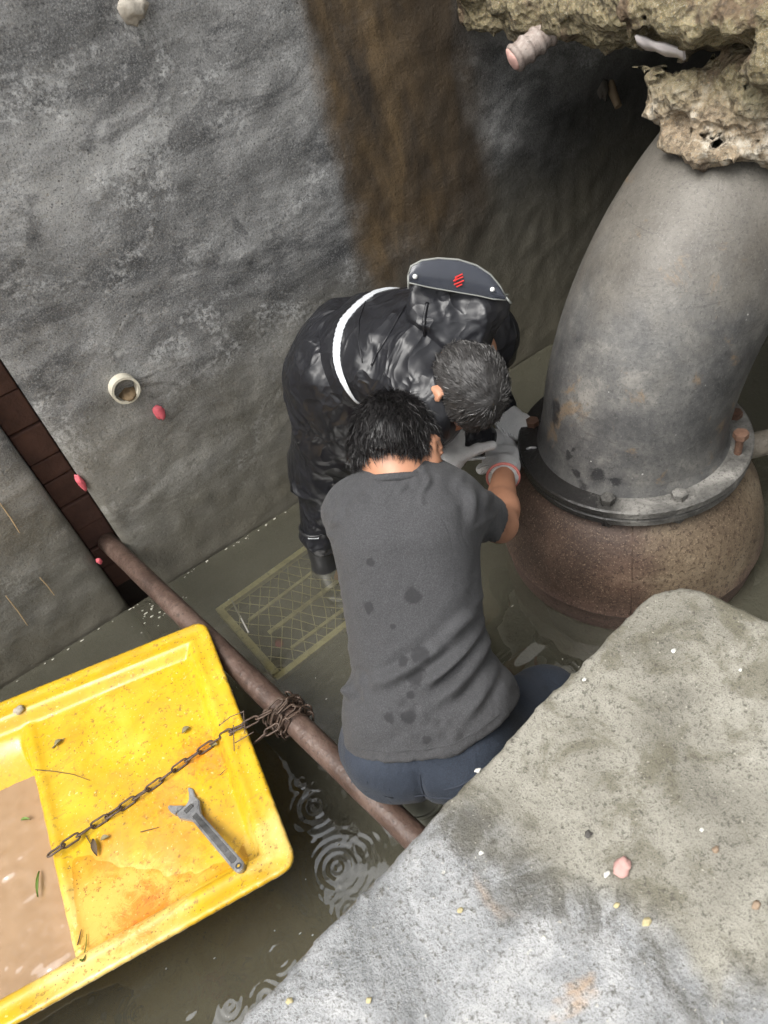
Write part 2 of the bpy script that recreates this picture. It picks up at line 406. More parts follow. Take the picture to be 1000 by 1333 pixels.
# ------------------------------------------------------------------ the setting: ground, pit, walls, slab, water
m = MB()
B = 400.0
m.add([(-B, 2.3, WTOP - .03), (B, 2.3, WTOP - .03), (B, B, WTOP - .03), (-B, B, WTOP - .03)], [(0, 1, 2, 3)])
m.add([(-B, 2.3, 1.33), (B, 2.3, 1.33), (B, 2.3, WTOP - .03), (-B, 2.3, WTOP - .03)], [(0, 1, 2, 3)])
m.add([(-B, -B, 1.33), (B, -B, 1.33), (B, -3.2, 1.33), (-B, -3.2, 1.33)], [(0, 1, 2, 3)])
m.add([(-B, -3.2, 1.33), (-3.2, -3.2, 1.33), (-3.2, 2.3, 1.33), (-B, 2.3, 1.33)], [(0, 1, 2, 3)])
m.add([(3.2, -3.2, 1.33), (B, -3.2, 1.33), (B, 2.3, 1.33), (3.2, 2.3, 1.33)], [(0, 1, 2, 3)])
tag(m.obj('ground', M_EARTH), kind='structure')
m = MB(); m.box((-3.1, -3.1, -.45), (3.1, 2.25, -.32)); tag(m.obj('pit_floor', M_MUD), kind='structure')

# back wall with a stop-log slot; the skin is a fine sheet so edges and face are uneven
SX0, SX1, SD = -0.106, -0.004, 0.105
wall = thing('cement_wall', 'tall wet grey cement rendered wall with a brown run-off stain and a narrow slot', 'wall', (0, WY, 0))
def wall_piece(x0, x1, step):
    xs = np.unique(np.r_[np.arange(x0, x1, step), x1]); zs = np.arange(-.34, WTOP + .001, step)
    X, Zz = np.meshgrid(xs, zs, indexing='ij'); P = np.stack([X, np.full_like(X, WY), Zz], -1)
    dy = 0.003 * fbm(P, 2.5, 3, 5) + 0.0035 * fbm(P, 22, 2, 9)
    edge = np.minimum(np.abs(X - SX0), np.abs(X - SX1)); dy += 0.012 * (1 - sstep(0, 0.022, edge)) * (1 + .6 * vnoise(P, 30, 2))
    P[..., 1] += dy
    nx, nz = X.shape; I = np.arange(nx * nz).reshape(nx, nz)
    F = np.stack([I[:-1, :-1], I[1:, :-1], I[1:, 1:], I[:-1, 1:]], -1).reshape(-1, 4)
    V = P.reshape(-1, 3)
    # sides, back and top
    n = len(V); xa, xb = x0, x1; yb = 2.26
    side = []
    for i in (0, nx - 1):
        k = len(V); add = np.stack([np.full(nz, xs[i]), np.full(nz, yb), zs], -1); V = np.vstack([V, add])
        for j in range(nz - 1):
            q = (I[i, j], I[i, j + 1], k + j + 1, k + j); side.append(q if i == 0 else q[::-1])
    k = len(V); V = np.vstack([V, [(x, yb, WTOP) for x in xs]])
    for j in range(nx - 1): side.append((I[j, -1], I[j + 1, -1], k + j + 1, k + j))
    return V, F.tolist() + side
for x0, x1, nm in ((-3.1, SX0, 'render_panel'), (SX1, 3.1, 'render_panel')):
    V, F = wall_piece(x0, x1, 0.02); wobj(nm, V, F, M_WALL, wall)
m = MB(); m.box((SX0 + .001, WY + SD + .012, -.34), (SX1 - .001, 2.26, WTOP - .002)); m.wobj('slot_back', M_MORTAR, wall)
joints = [0.02, 0.125, 0.215, 0.308, 0.412, 0.514, 0.591, 0.704, 0.822, 0.93, 1.04, 1.15, 1.26, 1.37]
for a, b in zip(joints[:-1], joints[1:]):
    m = MB(); j = random.uniform(-.006, .008)
    m.box((SX0 + .003, WY + SD - .012 + j, a + .002), (SX1 - .003, WY + SD + .02, b - .002), 0.005)
    o = m.wobj('brick', M_BRICK, wall)
# other walls of the pit (mostly outside the picture)
def plain_wall(lo, hi, label):
    m = MB(); m.box(lo, hi, 0.015); tag(m.obj('pit_wall', M_CONC), label, 'wall')
plain_wall((-3.2, -3.2, -.45), (-3.02, 1.98, 1.36), 'plain grey concrete end wall at the far left of the pit')
plain_wall((3.02, -3.2, -.45), (3.2, 1.98, 1.36), 'plain grey concrete end wall closing the covered bay behind the pump')
plain_wall((-3.0, -3.2, -.45), (3.0, -3.05, 1.36), 'plain grey concrete wall behind the viewer')

# near slab: a solid block with a crumbling, rounded edge
def slab_d(P):
    x, y = P[..., 0], P[..., 1]
    nx_, ny_ = -0.114, 0.9935                     # front edge  y = .447 + .115 x
    d1 = nx_ * x + ny_ * y - 0.444
    d2 = 0.985 * x + 0.17 * y - 0.838             # right-hand edge
    q1 = d1 + .09; q2 = d2 + .09
    d = np.sqrt(np.maximum(q1, 0) ** 2 + np.maximum(q2, 0) ** 2) + np.minimum(np.maximum(q1, q2), 0) - .09
    return d
f = Field((-1.0, -.5, .40), (0.95, .62, .74), 0.008)
P = f.pts()
dn2 = slab_d(P) + .004 * fbm(P, 9, 3, 1) + .005 * np.abs(vnoise(P, 38, 4)) + .003 * vnoise(P, 80, 9)
top = P[..., 2] - .70 + .002 * fbm(P, 4, 2, 8) + .0016 * vnoise(P, 60, 3)
q1 = dn2 + .009; q2 = top + .009
f.f = np.sqrt(np.maximum(q1, 0) ** 2 + np.maximum(q2, 0) ** 2) + np.minimum(np.maximum(q1, q2), 0) - .009
V, Q = f.mesh(); keep = (V[Q][:, :, 0].min(1) > -.99) & (V[Q][:, :, 1].min(1) > -.49) & (V[Q][:, :, 2].min(1) > .415)
slab = MB(); slab.add(V, Q[keep].tolist())
# its plain body below and behind
slab.add([(-3.0, .102 - .005, -.4), (.75, .53 - .005, -.4), (.80, .30, -.4), (.83, -3.04, -.4), (-3.0, -3.04, -.4),
          (-3.0, .102 - .005, .43), (.715, .522 - .012, .43), (.785, .40, .43), (.83, .0, .43), (.83, -3.04, .43), (-3.0, -3.04, .43)],
         [(0, 1, 6, 5), (1, 2, 7, 6), (2, 3, 9, 8, 7), (5, 6, 7, 8, 9, 10), (0, 5, 10, 4)])
slab.add([(-3.0, -3.04, .70), (.86, -3.04, .70), (.86, -.48, .70), (-3.0, -.48, .70), (-.98, -.48, .70), (-.98, .33, .70), (-3.0, .10, .70),
          (.86, -3.04, .43), (.86, -.48, .43), (-3.0, .10, .43), (-.98, .33, .43)],
         [(0, 1, 2, 3), (3, 4, 5, 6), (1, 7, 8, 2), (6, 5, 10, 9)])
so = slab.obj('concrete_slab', M_SLAB); auto_smooth(so, 60)
tag(so, 'worn pale concrete slab with a rounded corner in the near foreground', 'slab')

# broken deck over the pump bay on the right
f = Field((1.22, .60, 1.0), (2.10, 2.02, 1.60), 0.010)
DE = [(640, 0), (700, 15), (755, 18), (812, 20)]
f.box((1.95, 1.30, 1.33), (.40, .80, .10), rad=.03)
for (px, py, xx, r) in [(628, -14, 1.60, .07), (668, -6, 1.54, .075), (700, -2, 1.54, .085), (735, 8, 1.56, .085), (770, 2, 1.56, .09), (800, 14, 1.52, .07),
                        (822, 36, 1.50, .045), (815, 0, 1.50, .08), (860, -8, 1.46, .08), (905, -2, 1.45, .09), (950, 14, 1.43, .085), (1000, 20, 1.42, .09), (1040, 70, 1.42, .09)]:
    f.ell(on_x(px, py, xx), (r * 1.1, r * 1.1, r * .8), k=.045)
for (px, py, xx, r) in [(848, 86, 1.44, .028), (862, 104, 1.43, .045), (868, 140, 1.42, .05), (880, 178, 1.40, .045), (915, 190, 1.39, .045), (948, 196, 1.40, .04), (985, 196, 1.42, .045),
                        (905, 120, 1.44, .075), (940, 140, 1.44, .08), (985, 140, 1.46, .09), (1010, 110, 1.47, .09), (960, 95, 1.48, .07), (1030, 190, 1.46, .06)]:
    f.ell(on_x(px, py, xx), (r, r * 1.05, r * .9), k=.03)
f.ell(on_x(868, 46, 1.43), (.09, .066, .052), k=.02, sub=True)
f.ell(on_x(940, 66, 1.36), (.045, .05, .02), k=.02, sub=True)
P = f.pts(); f.f = f.f + .020 * fbm(P, 11, 3, 3, .6) + .014 * np.abs(vnoise(P, 30, 6)) + .010 * np.abs(vnoise(P, 62, 11))
f.f = np.maximum(f.f, P[..., 0] - 2.12); f.f = np.maximum(f.f, P[..., 1] - 1.985)
V, Q = f.mesh(); deck = MB(); deck.add(V, Q.tolist()); deck.box((2.05, -.2, 1.20), (3.01, 1.985, 1.395)); deck.box((2.3, -2.9, 1.2), (3.01, -.21, 1.395))
do = deck.obj('broken_concrete_deck', M_RUB, smooth=True); auto_smooth(do, 70)
tag(do, 'jagged broken concrete deck edge with a dark hollow above the big pipe', 'broken concrete')

m = MB(); m.box((2.05, -3.05, 1.40), (3.3, 2.32, 3.8), .02)  # unseen block, added to keep sky light off the pump corner
tag(m.obj('sky_blocker', M_CONC), 'plain unseen concrete block above the deck, added to shade the pump corner', 'shade block')
# specks of foam and scum drifting on the water
m = MB(); _rg = np.random.default_rng(21)
for k in range(150):
    if k < 36: fxp, fyp = _rg.uniform(-.7, .72), 1.982 - abs(_rg.normal(0, .006))
    elif k < 66: fxp, fyp = _rg.normal(-.02, .06), _rg.normal(1.93, .04)
    else: fxp, fyp = _rg.uniform(-.6, 1.2), _rg.uniform(.5, 1.95)
    if fyp > 1.988: continue
    r_ = _rg.uniform(.0008, .0028) * (1.3 if k < 66 else .8); st_ = _rg.uniform(1, 2.6)
    m.add([(fxp + r_ * st_ * math.cos(t), fyp + r_ * math.sin(t), .0035) for t in np.linspace(0, 6.283, 6, endpoint=False)] + [(fxp, fyp, .0052), (fxp, fyp, .0008)],
          [(i, (i + 1) % 6, 6) for i in range(6)] + [((i + 1) % 6, i, 7) for i in range(6)])
tag(m.obj('scum_flecks', simple('pale_scum', (.42, .40, .33), .7)), kind='stuff')
# water: fine mesh with drop rings near the boat, plain further off
def spread(a, b, fa, fb, fine, coarse): return np.unique(np.round(np.r_[np.arange(a, fa, coarse), np.arange(fa, fb, fine), np.arange(fb, b, coarse), b], 4))
xs = spread(-3.02, 3.02, -.75, .45, .0045, .05); ys = spread(-.1, 1.99, .46, 1.15, .0045, .05)
X, Yy = np.meshgrid(xs, ys, indexing='ij')
P = np.stack([X, Yy, np.zeros_like(X)], -1)
calm = 1 - sstep(.9, 1.3, Yy)
Zw = .0026 * vnoise(P * (1, 1.6, 1), 11, 3) * calm + .0013 * vnoise(P, 34, 5) * calm + .0005 * vnoise(P, 5, 7)
for (px, py, amp, lam, rad) in [(440, 1130, .0021, .020, .085), (410, 1050, .0019, .024, .075), (365, 1245, .0020, .016, .045), (237, 1297, .0016, .015, .035),
                                (455, 1186, .0015, .016, .05), (430, 1163, .0013, .015, .04), (470, 1105, .0010, .018, .05), (300, 1310, .0013, .016, .05),
                                (408, 1265, .0012, .016, .045), (345, 1300, .0012, .02, .06), (392, 1018, .0010, .018, .04), (180, 1318, .001, .018, .05)]:
    c = on_z(px, py, 0); d = np.hypot(X - c[0], Yy - c[1])
    Zw += .45 * amp * np.cos(2 * np.pi * d / lam) * np.exp(-(d / rad) ** 2 * 1.3) * (0.35 + 0.65 * sstep(0, .02, d))
P[..., 2] = Zw; nx_, ny_ = X.shape; I = np.arange(nx_ * ny_).reshape(nx_, ny_)
F = np.stack([I[:-1, :-1], I[1:, :-1], I[1:, 1:], I[:-1, 1:]], -1).reshape(-1, 4)
tag(obj('water', P.reshape(-1, 3), F, M_WATER), kind='structure')

# ------------------------------------------------------------------ pump with its discharge elbow
PC = A3(1.262, 1.048, 0)
def mat_elbow():
    g = G('grey_cast_iron'); x, y, z = g.xyz()
    n = g.noise(5.5, 6, 0.76, 0.15); f = g.noise(75, 3, 0.7)
    c = g.ramp(n, [(0.34, (0.042, 0.042, 0.043)), (0.48, (0.085, 0.084, 0.082)), (0.58, (0.125, 0.122, 0.115)), (0.68, (0.20, 0.19, 0.172))])
    tan = g.step(g.math('ADD', z, g.math('MULTIPLY', g.math('SUBTRACT', g.noise(6, 6, .65), .5), .5)), .72, 1.0)
    c = g.mix(g.math('MULTIPLY', tan, .42), c, (0.165, 0.142, 0.108))
    c = g.mix(g.math('MULTIPLY', g.step(g.noise(8, 6, .7, .5, g.map(loc=(3, 3, 3))), .58, .68), .6), c, (0.20, 0.135, 0.075))
    c = g.mix(g.math('MULTIPLY', g.step(g.noise(150, 3, .75), .53, .66), .45), c, (0.04, 0.038, 0.035))
    sc = g.noise(3, 5, .7, .8, g.map((3, 3, 26), (.35, .3, 0)))
    c = g.mix(g.math('MULTIPLY', g.step(sc, .60, .68), .45), c, (0.05, 0.047, 0.042))
    wet = None                                    # oil splashes low on the casting
    for p, r in ELBOW_SPOTS:
        d = g.math('ADD', g.dist(p), g.math('MULTIPLY', g.math('SUBTRACT', g.noise(34, 4, .7), .5), .045)); k = g.step(d, r * 1.05, r * .6)
        wet = k if wet is None else g.math('MAXIMUM', wet, k)
    c = g.mix(g.math('MULTIPLY', wet, .85), c, (0.028, 0.028, 0.03))
    c = g.mix(g.math('MULTIPLY', g.step(g.noise(240, 2, .7), .58, .70), .2), c, (.30, .285, .26))
    fl = g.step(g.voro(34), .10, .06)
    c = g.mix(g.math('MULTIPLY', fl, g.math('MULTIPLY', g.step(g.noise(20, 2, .5, 0, g.map(loc=(9, 1, 1))), .62, .66), .8)), c, (.5, .49, .46))
    r = g.mix(wet, (0.52, 0.52, 0.52), (0.3, 0.3, 0.3))
    return g.bsdf(c, r, g.bump(g.math('ADD', f, g.math('MULTIPLY', n, .6)), .28, .005), Metallic=.1)
def mat_rust(name, dark, mid, light, rough=.75):
    g = G(name); n = g.noise(6, 7, .7, .6); f = g.noise(95, 4, .72); v = g.voro(85)
    c = g.ramp(n, [(.32, dark), (.52, mid), (.70, light)])
    c = g.mix(g.math('MULTIPLY', g.step(f, .54, .68), .6), c, tuple(q * .45 for q in dark))
    c = g.mix(g.math('MULTIPLY', g.step(g.noise(30, 3, .6, 0, g.map(loc=(2, 5, 1))), .58, .7), .4), c, light)
    return g.bsdf(c, rough, g.bump(g.math('ADD', f, g.math('MULTIPLY', v, .4)), .5, .004))
ER, Er, EZ = .60, .238, .40
def hit_elbow(px, py):
    t = .8
    for _ in range(120):
        v = at_d(px, py, t) - PC - A3(0, 0, EZ); a = min(max(math.atan2(v[2], ER - v[0]), 0), math.pi / 2)
        t += .8 * (np.linalg.norm(v - A3(ER - ER * math.cos(a), 0, ER * math.sin(a) if v[2] > 0 else v[2])) - Er)
    return at_d(px, py, t)
ELBOW_SPOTS = [(hit_elbow(px, py), r) for px, py, r in [(724, 530, .026), (723, 545, .024), (741, 592, .012), (746, 585, .010), (752, 614, .016), (778, 618, .026), (800, 625, .020), (712, 560, .010), (762, 630, .02)]]
M_ELB = mat_elbow()
def mat_bowl():
    g = G('rusty_pump_bowl'); x, y, z = g.xyz()
    n = g.noise(5, 7, .7, .7); f = g.noise(95, 4, .72)
    tan = g.ramp(n, [(.3, (.072, .050, .032)), (.52, (.135, .100, .064)), (.72, (.22, .175, .12))])
    red = g.ramp(g.noise(8, 6, .7), [(.3, (.040, .024, .017)), (.6, (.080, .048, .033)), (.75, (.13, .085, .058))])
    side = g.step(g.math('ADD', g.math('SUBTRACT', x, g.math('MULTIPLY', y, 1.0)), g.math('MULTIPLY', g.math('SUBTRACT', n, .5), .35)), .20, .34)
    c = g.mix(side, red, tan)
    c = g.mix(g.step(g.math('ADD', z, g.math('MULTIPLY', g.math('SUBTRACT', n, .5), .12)), .14, .05), c, (.095, .058, .045))
    c = g.mix(g.math('MULTIPLY', g.step(f, .51, .62), .75), c, (.03, .016, .010))
    c = g.mix(g.math('MULTIPLY', g.step(g.noise(200, 3, .7), .56, .66), .45), c, (.32, .24, .16))
    c = g.mix(g.math('MULTIPLY', g.step(g.noise(11, 5, .65, .8, g.map(loc=(4, 1, 6))), .62, .68), .6), c, (.05, .025, .015))
    return g.bsdf(c, .62, g.bump(g.math('ADD', f, g.math('MULTIPLY', g.voro(80), .4)), .45, .004))
M_BOWL = mat_bowl()
M_FL = mat_rust('wet_flange_iron', (.03, .03, .03), (.085, .083, .08), (.24, .235, .22), .4)
def mat_flange():
    g = G('oily_and_dusty_flange'); x, y, z = g.xyz(); n = g.noise(12, 5, .7, .6); f = g.noise(110, 3, .7)
    dust = g.ramp(n, [(.32, (.05, .048, .044)), (.5, (.12, .115, .105)), (.68, (.24, .23, .21))]); dust = g.mix(g.math('MULTIPLY', g.step(f, .52, .64), .6), dust, (.04, .036, .03))
    k = g.step(g.math('ADD', g.math('SUBTRACT', x, y), g.math('MULTIPLY', g.math('SUBTRACT', g.noise(9, 5, .7, .5), .5), .9)), .02, .34)
    return g.bsdf(g.mix(k, (.016, .015, .014), dust), g.mix(k, (.2, .2, .2), (.7, .7, .7)), g.bump(g.math('ADD', f, n), .5, .006))
M_FL = mat_flange()
M_GASK = mat_rust('yellowed_gasket', (.07, .05, .03), (.20, .15, .09), (.40, .34, .22), .7)
M_BOLT = mat_rust('rusty_bolt', (.05, .025, .017), (.11, .058, .037), (.21, .13, .09), .6)
M_STUBM = mat_rust('scaled_pipe', (.06, .05, .04), (.16, .14, .11), (.28, .25, .2), .7)
pump = thing('pump', 'large rusty pump bowl with a bolted flange and a thick grey discharge elbow', 'pump', tuple(PC))
prof = [(.225, .365), (.262, .345), (.306, .300), (.345, .235), (.364, .165), (.372, .095), (.376, .082), (.369, .068), (.366, .04), (.362, 0), (.315, -.08), (.28, -.2), (.25, -.36), (.0001, -.36), (.0001, .365)]
m = MB(); m.lathe(prof, (PC[0], PC[1], 0), 96); auto_smooth(m.wobj('pump_bowl', M_BOWL, pump), 35)
m = MB()                                             # casting seam down the side of the bowl
sa = math.atan2(*(on_z(823, 740, .25) - PC)[[1, 0]])
m.tube([(PC[0] + (r + .0005) * math.cos(sa), PC[1] + (r + .0005) * math.sin(sa), z) for r, z in prof[1:6]], .0014, 6); m.wobj('casting_seam', M_BOWL, pump, True)
def ring(r0, r1, z0, z1, b=.004): return [(r0, z0), (r1 - b, z0), (r1, z0 + b), (r1, z1 - b), (r1 - b, z1), (r0, z1)]
m = MB(); m.lathe(ring(.2, .300, .362, .385), (PC[0], PC[1], 0), 96); auto_smooth(m.wobj('lower_flange', M_FL, pump), 35)
m = MB(); m.lathe(ring(.2, .2935, .3852, .3925, .002), (PC[0], PC[1], 0), 96); auto_smooth(m.wobj('gasket', M_GASK, pump), 35)
m = MB(); m.lathe(ring(.19, .306, .3927, .418), (PC[0], PC[1], 0), 96); auto_smooth(m.wobj('upper_flange', M_FL, pump), 35)
pts = [PC + A3(0, 0, .405), PC + A3(0, 0, .43)]; rad = [Er + .02, Er + .008]
for ph in np.linspace(.06, math.pi / 2, 40):
    pts.append(PC + A3(ER * (1 - math.cos(ph)), 0, EZ + ER * math.sin(ph))); rad.append(Er + (.004 if len(rad) < 4 else 0))
pts.append(PC + A3(1.3, 0, EZ + ER)); rad.append(Er)
m = MB(); m.tube(pts, rad, 72, cap=False); m.wobj('discharge_elbow', M_ELB, pump, True)
def hexa(r, h, c, axis=(0, 0, 1)):
    q = Vector(axis).to_track_quat('Z', 'Y'); V = []
    for z in (0, h):
        for k in range(6): V.append(tuple(Vector(c) + q @ Vector((r * math.cos(k * math.pi / 3), r * math.sin(k * math.pi / 3), z))))
    return V, [tuple(range(6))[::-1], tuple(range(6, 12))] + [(k, (k + 1) % 6, 6 + (k + 1) % 6, 6 + k) for k in range(6)]
def bolt_at(ang, up=.0, nut_top=True, shank=.0, mat=M_BOLT):
    c = PC + A3(.272 * math.cos(ang), .272 * math.sin(ang), 0); m = MB()
    m.tube([c + A3(0, 0, .335), c + A3(0, 0, .418 + shank)], .0095, 10)
    if nut_top: m.add(*hexa(.019, .016, c + A3(0, 0, .4185 + up)))
    m.add(*hexa(.019, .018, c + A3(0, 0, .343)))
    b = m.wobj('flange_bolt', mat, pump); return b
angs = {}
for nm, p in dict(stand=(965, 590), nut=(885, 648), low=(852, 676), ringl=(790, 655)).items():
    c = on_z(*p, .42) - PC; angs[nm] = math.atan2(c[1], c[0])
bolt_at(angs['stand'], .052, True, .056)
bolt_at(angs['nut'], 0, True, .006, M_FL); bolt_at(angs['ringl'], 0, True, .004, M_FL)
for k in range(1, 7):
    bolt_at(angs['stand'] + .55 * k, 0, True, .01)
c = on_x(985, 612, 1.455)
m = MB(); a = A3(PC[0] + .24, PC[1] - .16, .29); d = nrm(A3(.86, -.5, 0.02))
m.tube([a, a + d * .16], .036, 20); m.tube([a + d * .12, a + d * .15], .044, 20); m.tube([a + d * .155, a + d * .6], .03, 20)
auto_smooth(m.wobj('side_outlet', M_STUBM, pump))

# ------------------------------------------------------------------ rusty pole across the pit
M_POLE = mat_rust('rusty_pole_iron', (.042, .026, .020), (.095, .060, .046), (.18, .125, .10), .42)
P0, P1 = A3(-.042, 2.085, .222), A3(.187, .485, .222)
PR = .031
pole = MB(); pole.tube([P0 + (P1 - P0) * t for t in np.linspace(0, 1, 30)], [PR * (1 + .02 * math.sin(i * 1.7)) for i in range(30)], 24)
po = pole.obj('steel_pole', M_POLE); auto_smooth(po); tag(po, 'long rusty brown steel pole lying from the wall slot to the concrete slab', 'pole')

# ------------------------------------------------------------------ yellow boat
def mat_boat():
    g = G('yellow_fibreglass'); x, y, z = g.xyz()
    n = g.noise(6, 6, .65, .6); f = g.noise(60, 5, .75); sp = g.voro(95)
    c = g.ramp(n, [(.3, (.53, .30, .008)), (.55, (.62, .385, .014)), (.72, (.70, .47, .04))])
    pale = g.step(g.math('ADD', g.dist(tuple(on_z(150, 1215, .22))), g.math('MULTIPLY', g.math('SUBTRACT', g.noise(11, 5, .65), .5), .22)), .22, .10)
    c = g.mix(g.math('MULTIPLY', pale, .6), c, (.80, .64, .26))
    worn = g.step(g.math('ADD', g.dist(tuple(on_z(372, 1085, .27))), g.math('MULTIPLY', g.math('SUBTRACT', g.noise(14, 5, .65), .5), .2)), .12, .03)
    c = g.mix(g.math('MULTIPLY', worn, .5), c, (.80, .62, .25))
    ru = None
    for (px, py, r, a) in [(258, 985, .075, 1), (215, 1050, .10, .8), (225, 1095, .12, .7), (190, 1195, .10, 1), (283, 995, .06, 1), (150, 1110, .07, .6), (100, 960, .05, .4), (30, 1046, .06, .8)]:
        d = g.math('ADD', g.dist(tuple(on_z(px, py, .22))), g.math('MULTIPLY', g.math('SUBTRACT', g.noise(21, 6, .82, 1.6), .5), r * 3.2))
        k = g.math('MULTIPLY', g.step(d, r, r * .25), a); ru = k if ru is None else g.math('MAXIMUM', ru, k)
    c = g.mix(g.math('MULTIPLY', ru, .8), c, g.ramp(g.noise(40, 5, .7), [(.35, (.42, .11, .015)), (.5, (.75, .24, .01)), (.65, (.55, .22, .05))]))
    film = g.math('MULTIPLY', g.step(g.noise(5.5, 5, .7, .5, g.map(loc=(2, 7, 0))), .46, .66), .45)
    c = g.mix(film, c, (.42, .24, .03))
    c = g.mix(g.math('MULTIPLY', g.step(f, .56, .66), .75), c, (.20, .115, .03))
    scr = g.noise(4, 3, .6, .4, g.map((2, 26, 1), (0, 0, .7))); c = g.mix(g.math('MULTIPLY', g.step(scr, .63, .68), .5), c, (.45, .25, .04)); c = g.mix(g.math('MULTIPLY', g.step(g.noise(130, 2, .6, 0, g.map(loc=(4, 0, 4))), .66, .71), .4), c, (.92, .80, .42))
    dots = g.math('MULTIPLY', g.step(sp, .20, .12), g.step(g.noise(9, 3, .6, 0, g.map(loc=(1, 1, 8))), .48, .58))
    c = g.mix(g.math('MULTIPLY', dots, .8), c, (.09, .06, .03))
    r = g.ramp(g.noise(9, 4, .6), [(.35, .22), (.65, .5)])
    return g.bsdf(c, r, g.bump(g.math('ADD', f, n), .12, .004), Specular_IOR_Level=.5, Coat_Weight=.25, Coat_Roughness=.15)
M_BOAT = mat_boat()
BO = A3(.066, 1.486, 0); e2 = nrm(A3(.128, .738, 0)); e1 = A3(-e2[1], e2[0], 0); BW = .749      # e2 runs along the stern, e1 towards the bow
boat = thing('yellow_boat', 'small yellow fibreglass boat with dirty deck and muddy water inside', 'boat', tuple(BO - e2 * BW / 2))
LB = 1.15
def bl(P):                                            # boat-local u (towards bow), v (0 at far side, negative towards viewer)
    q = P - BO; return q @ e1, q @ e2
def quad_d(u, v):
    d1 = (v - .112 * u) / math.hypot(1, .112)          # far side flares a little
    d2 = (-BW - v + .012 * u - .03 * sstep(0, .5, u) * 0)      # near side
    d3 = -u + .022 * ((v + BW / 2) / (BW / 2)) ** 2 * 0
    rd = .035
    a = np.maximum(d1, d2) + rd; b = np.maximum(d3, u - LB) + rd
    return np.sqrt(np.maximum(a, 0) ** 2 + np.maximum(b, 0) ** 2) + np.minimum(np.maximum(a, b), 0) - rd
def deck_z(u, v):
    di = -quad_d(u, v)
    rim = .275 - .010 * sstep(.0, .055, di) + .006 * np.exp(-((di - .050) / .012) ** 2)
    dk = .228 + .030 * (v + BW * .5) / BW + .004 * np.sin(9 * u)        # deck slopes a little to the near side
    well = .05 + .0 * u
    t = sstep(.058, .088, di)
    z = rim * (1 - t) + dk * t
    us = .537 + .064 * v
    far = .112 * u - v                                     # distance from the far side, which slopes in gently
    wl = sstep(us, us + .026, u) * np.minimum(sstep(.09, .34, far), sstep(.062, .10, di))
    z = z + .007 * np.exp(-((u - us + .014) / .013) ** 2) * sstep(.07, .10, di)
    return z * (1 - wl) + well * wl
f = Field((-1.35, .55, -.10), (.12, 1.90, .30), .0065)
P = f.pts(); u_, v_ = bl(P); z_ = P[..., 2]
dq = quad_d(u_, v_)
hull = dq + .062 * sstep(.262, .236, z_) + .10 * sstep(.22, -.09, z_)
zt = deck_z(u_[:, :, 0], v_[:, :, 0]); gx_, gy_ = np.gradient(zt, .0065); tp = (z_ - zt[..., None]) / np.sqrt(1 + gx_ ** 2 + gy_ ** 2)[..., None]
q1 = hull + .006; q2 = tp + .006
f.f = np.sqrt(np.maximum(q1, 0) ** 2 + np.maximum(q2, 0) ** 2) + np.minimum(np.maximum(q1, q2), 0) - .006
f.f = np.maximum(f.f, -.07 - z_)
V, Q = f.mesh(); wobj('hull', V, Q, M_BOAT, boat)
# muddy bilge water in the well and the puddle on the deck
M_BILGE = mat_water('muddy_bilge_water', (.36, .235, .135), .06, .03, 2.2)
def sheet(name, u0, u1, v0, v1, z, mat, step=.006, amp=.0006, seed=1):
    us = np.arange(u0, u1, step); vs = np.arange(v0, v1, step); U, Vv = np.meshgrid(us, vs, indexing='ij')
    Pw = BO + U[..., None] * e1 + Vv[..., None] * e2; Pw[..., 2] = 0
    Pw[..., 2] = z + amp * vnoise(Pw * (1, 1.5, 1), 18, seed) + amp * .7 * vnoise(Pw, 45, seed + 2)
    a, b = U.shape; I = np.arange(a * b).reshape(a, b)
    F = np.stack([I[:-1, :-1], I[1:, :-1], I[1:, 1:], I[:-1, 1:]], -1).reshape(-1, 4)
    ok = (deck_z(U, Vv) < z + .012) & (-quad_d(U, Vv) > .055)
    if name == 'deck_puddle': ok &= U < .537 + .064 * Vv - .012
    okq = ok[:-1, :-1] | ok[1:, :-1] | ok[1:, 1:] | ok[:-1, 1:]
    return Pw.reshape(-1, 3), F[okq.reshape(-1)][:, ::-1]
V, F = sheet('bilge_water', .44, 1.12, -BW - .02, .08, .165, M_BILGE, amp=.0022); wobj('bilge_water', V, F, M_BILGE, boat)
g = G('clear_puddle')
t = g.N('ShaderNodeBsdfTransparent', Color=(.93, .86, .72, 1)).outputs[0]; gl = g.N('ShaderNodeBsdfGlossy', Color=(1, 1, 1, 1), Roughness=.03).outputs[0]
g.t.links.new(g.N('ShaderNodeMixShader', _0=g.N('ShaderNodeFresnel', IOR=1.33).outputs[0], _1=t, _2=gl).outputs[0], g.out.inputs[0]); M_PUD = g.m
V, F = sheet('deck_puddle', .10, .50, -BW + .05, -.3, .2215, M_PUD, amp=.0005, seed=6); wobj('deck_puddle', V, F, M_PUD, boat)
def on_deck(px, py, up=0.0):
    p = on_z(px, py, .235)
    for _ in range(6):
        u, v = bl(p); p = on_z(px, py, float(deck_z(u, v)) + up)
    return p

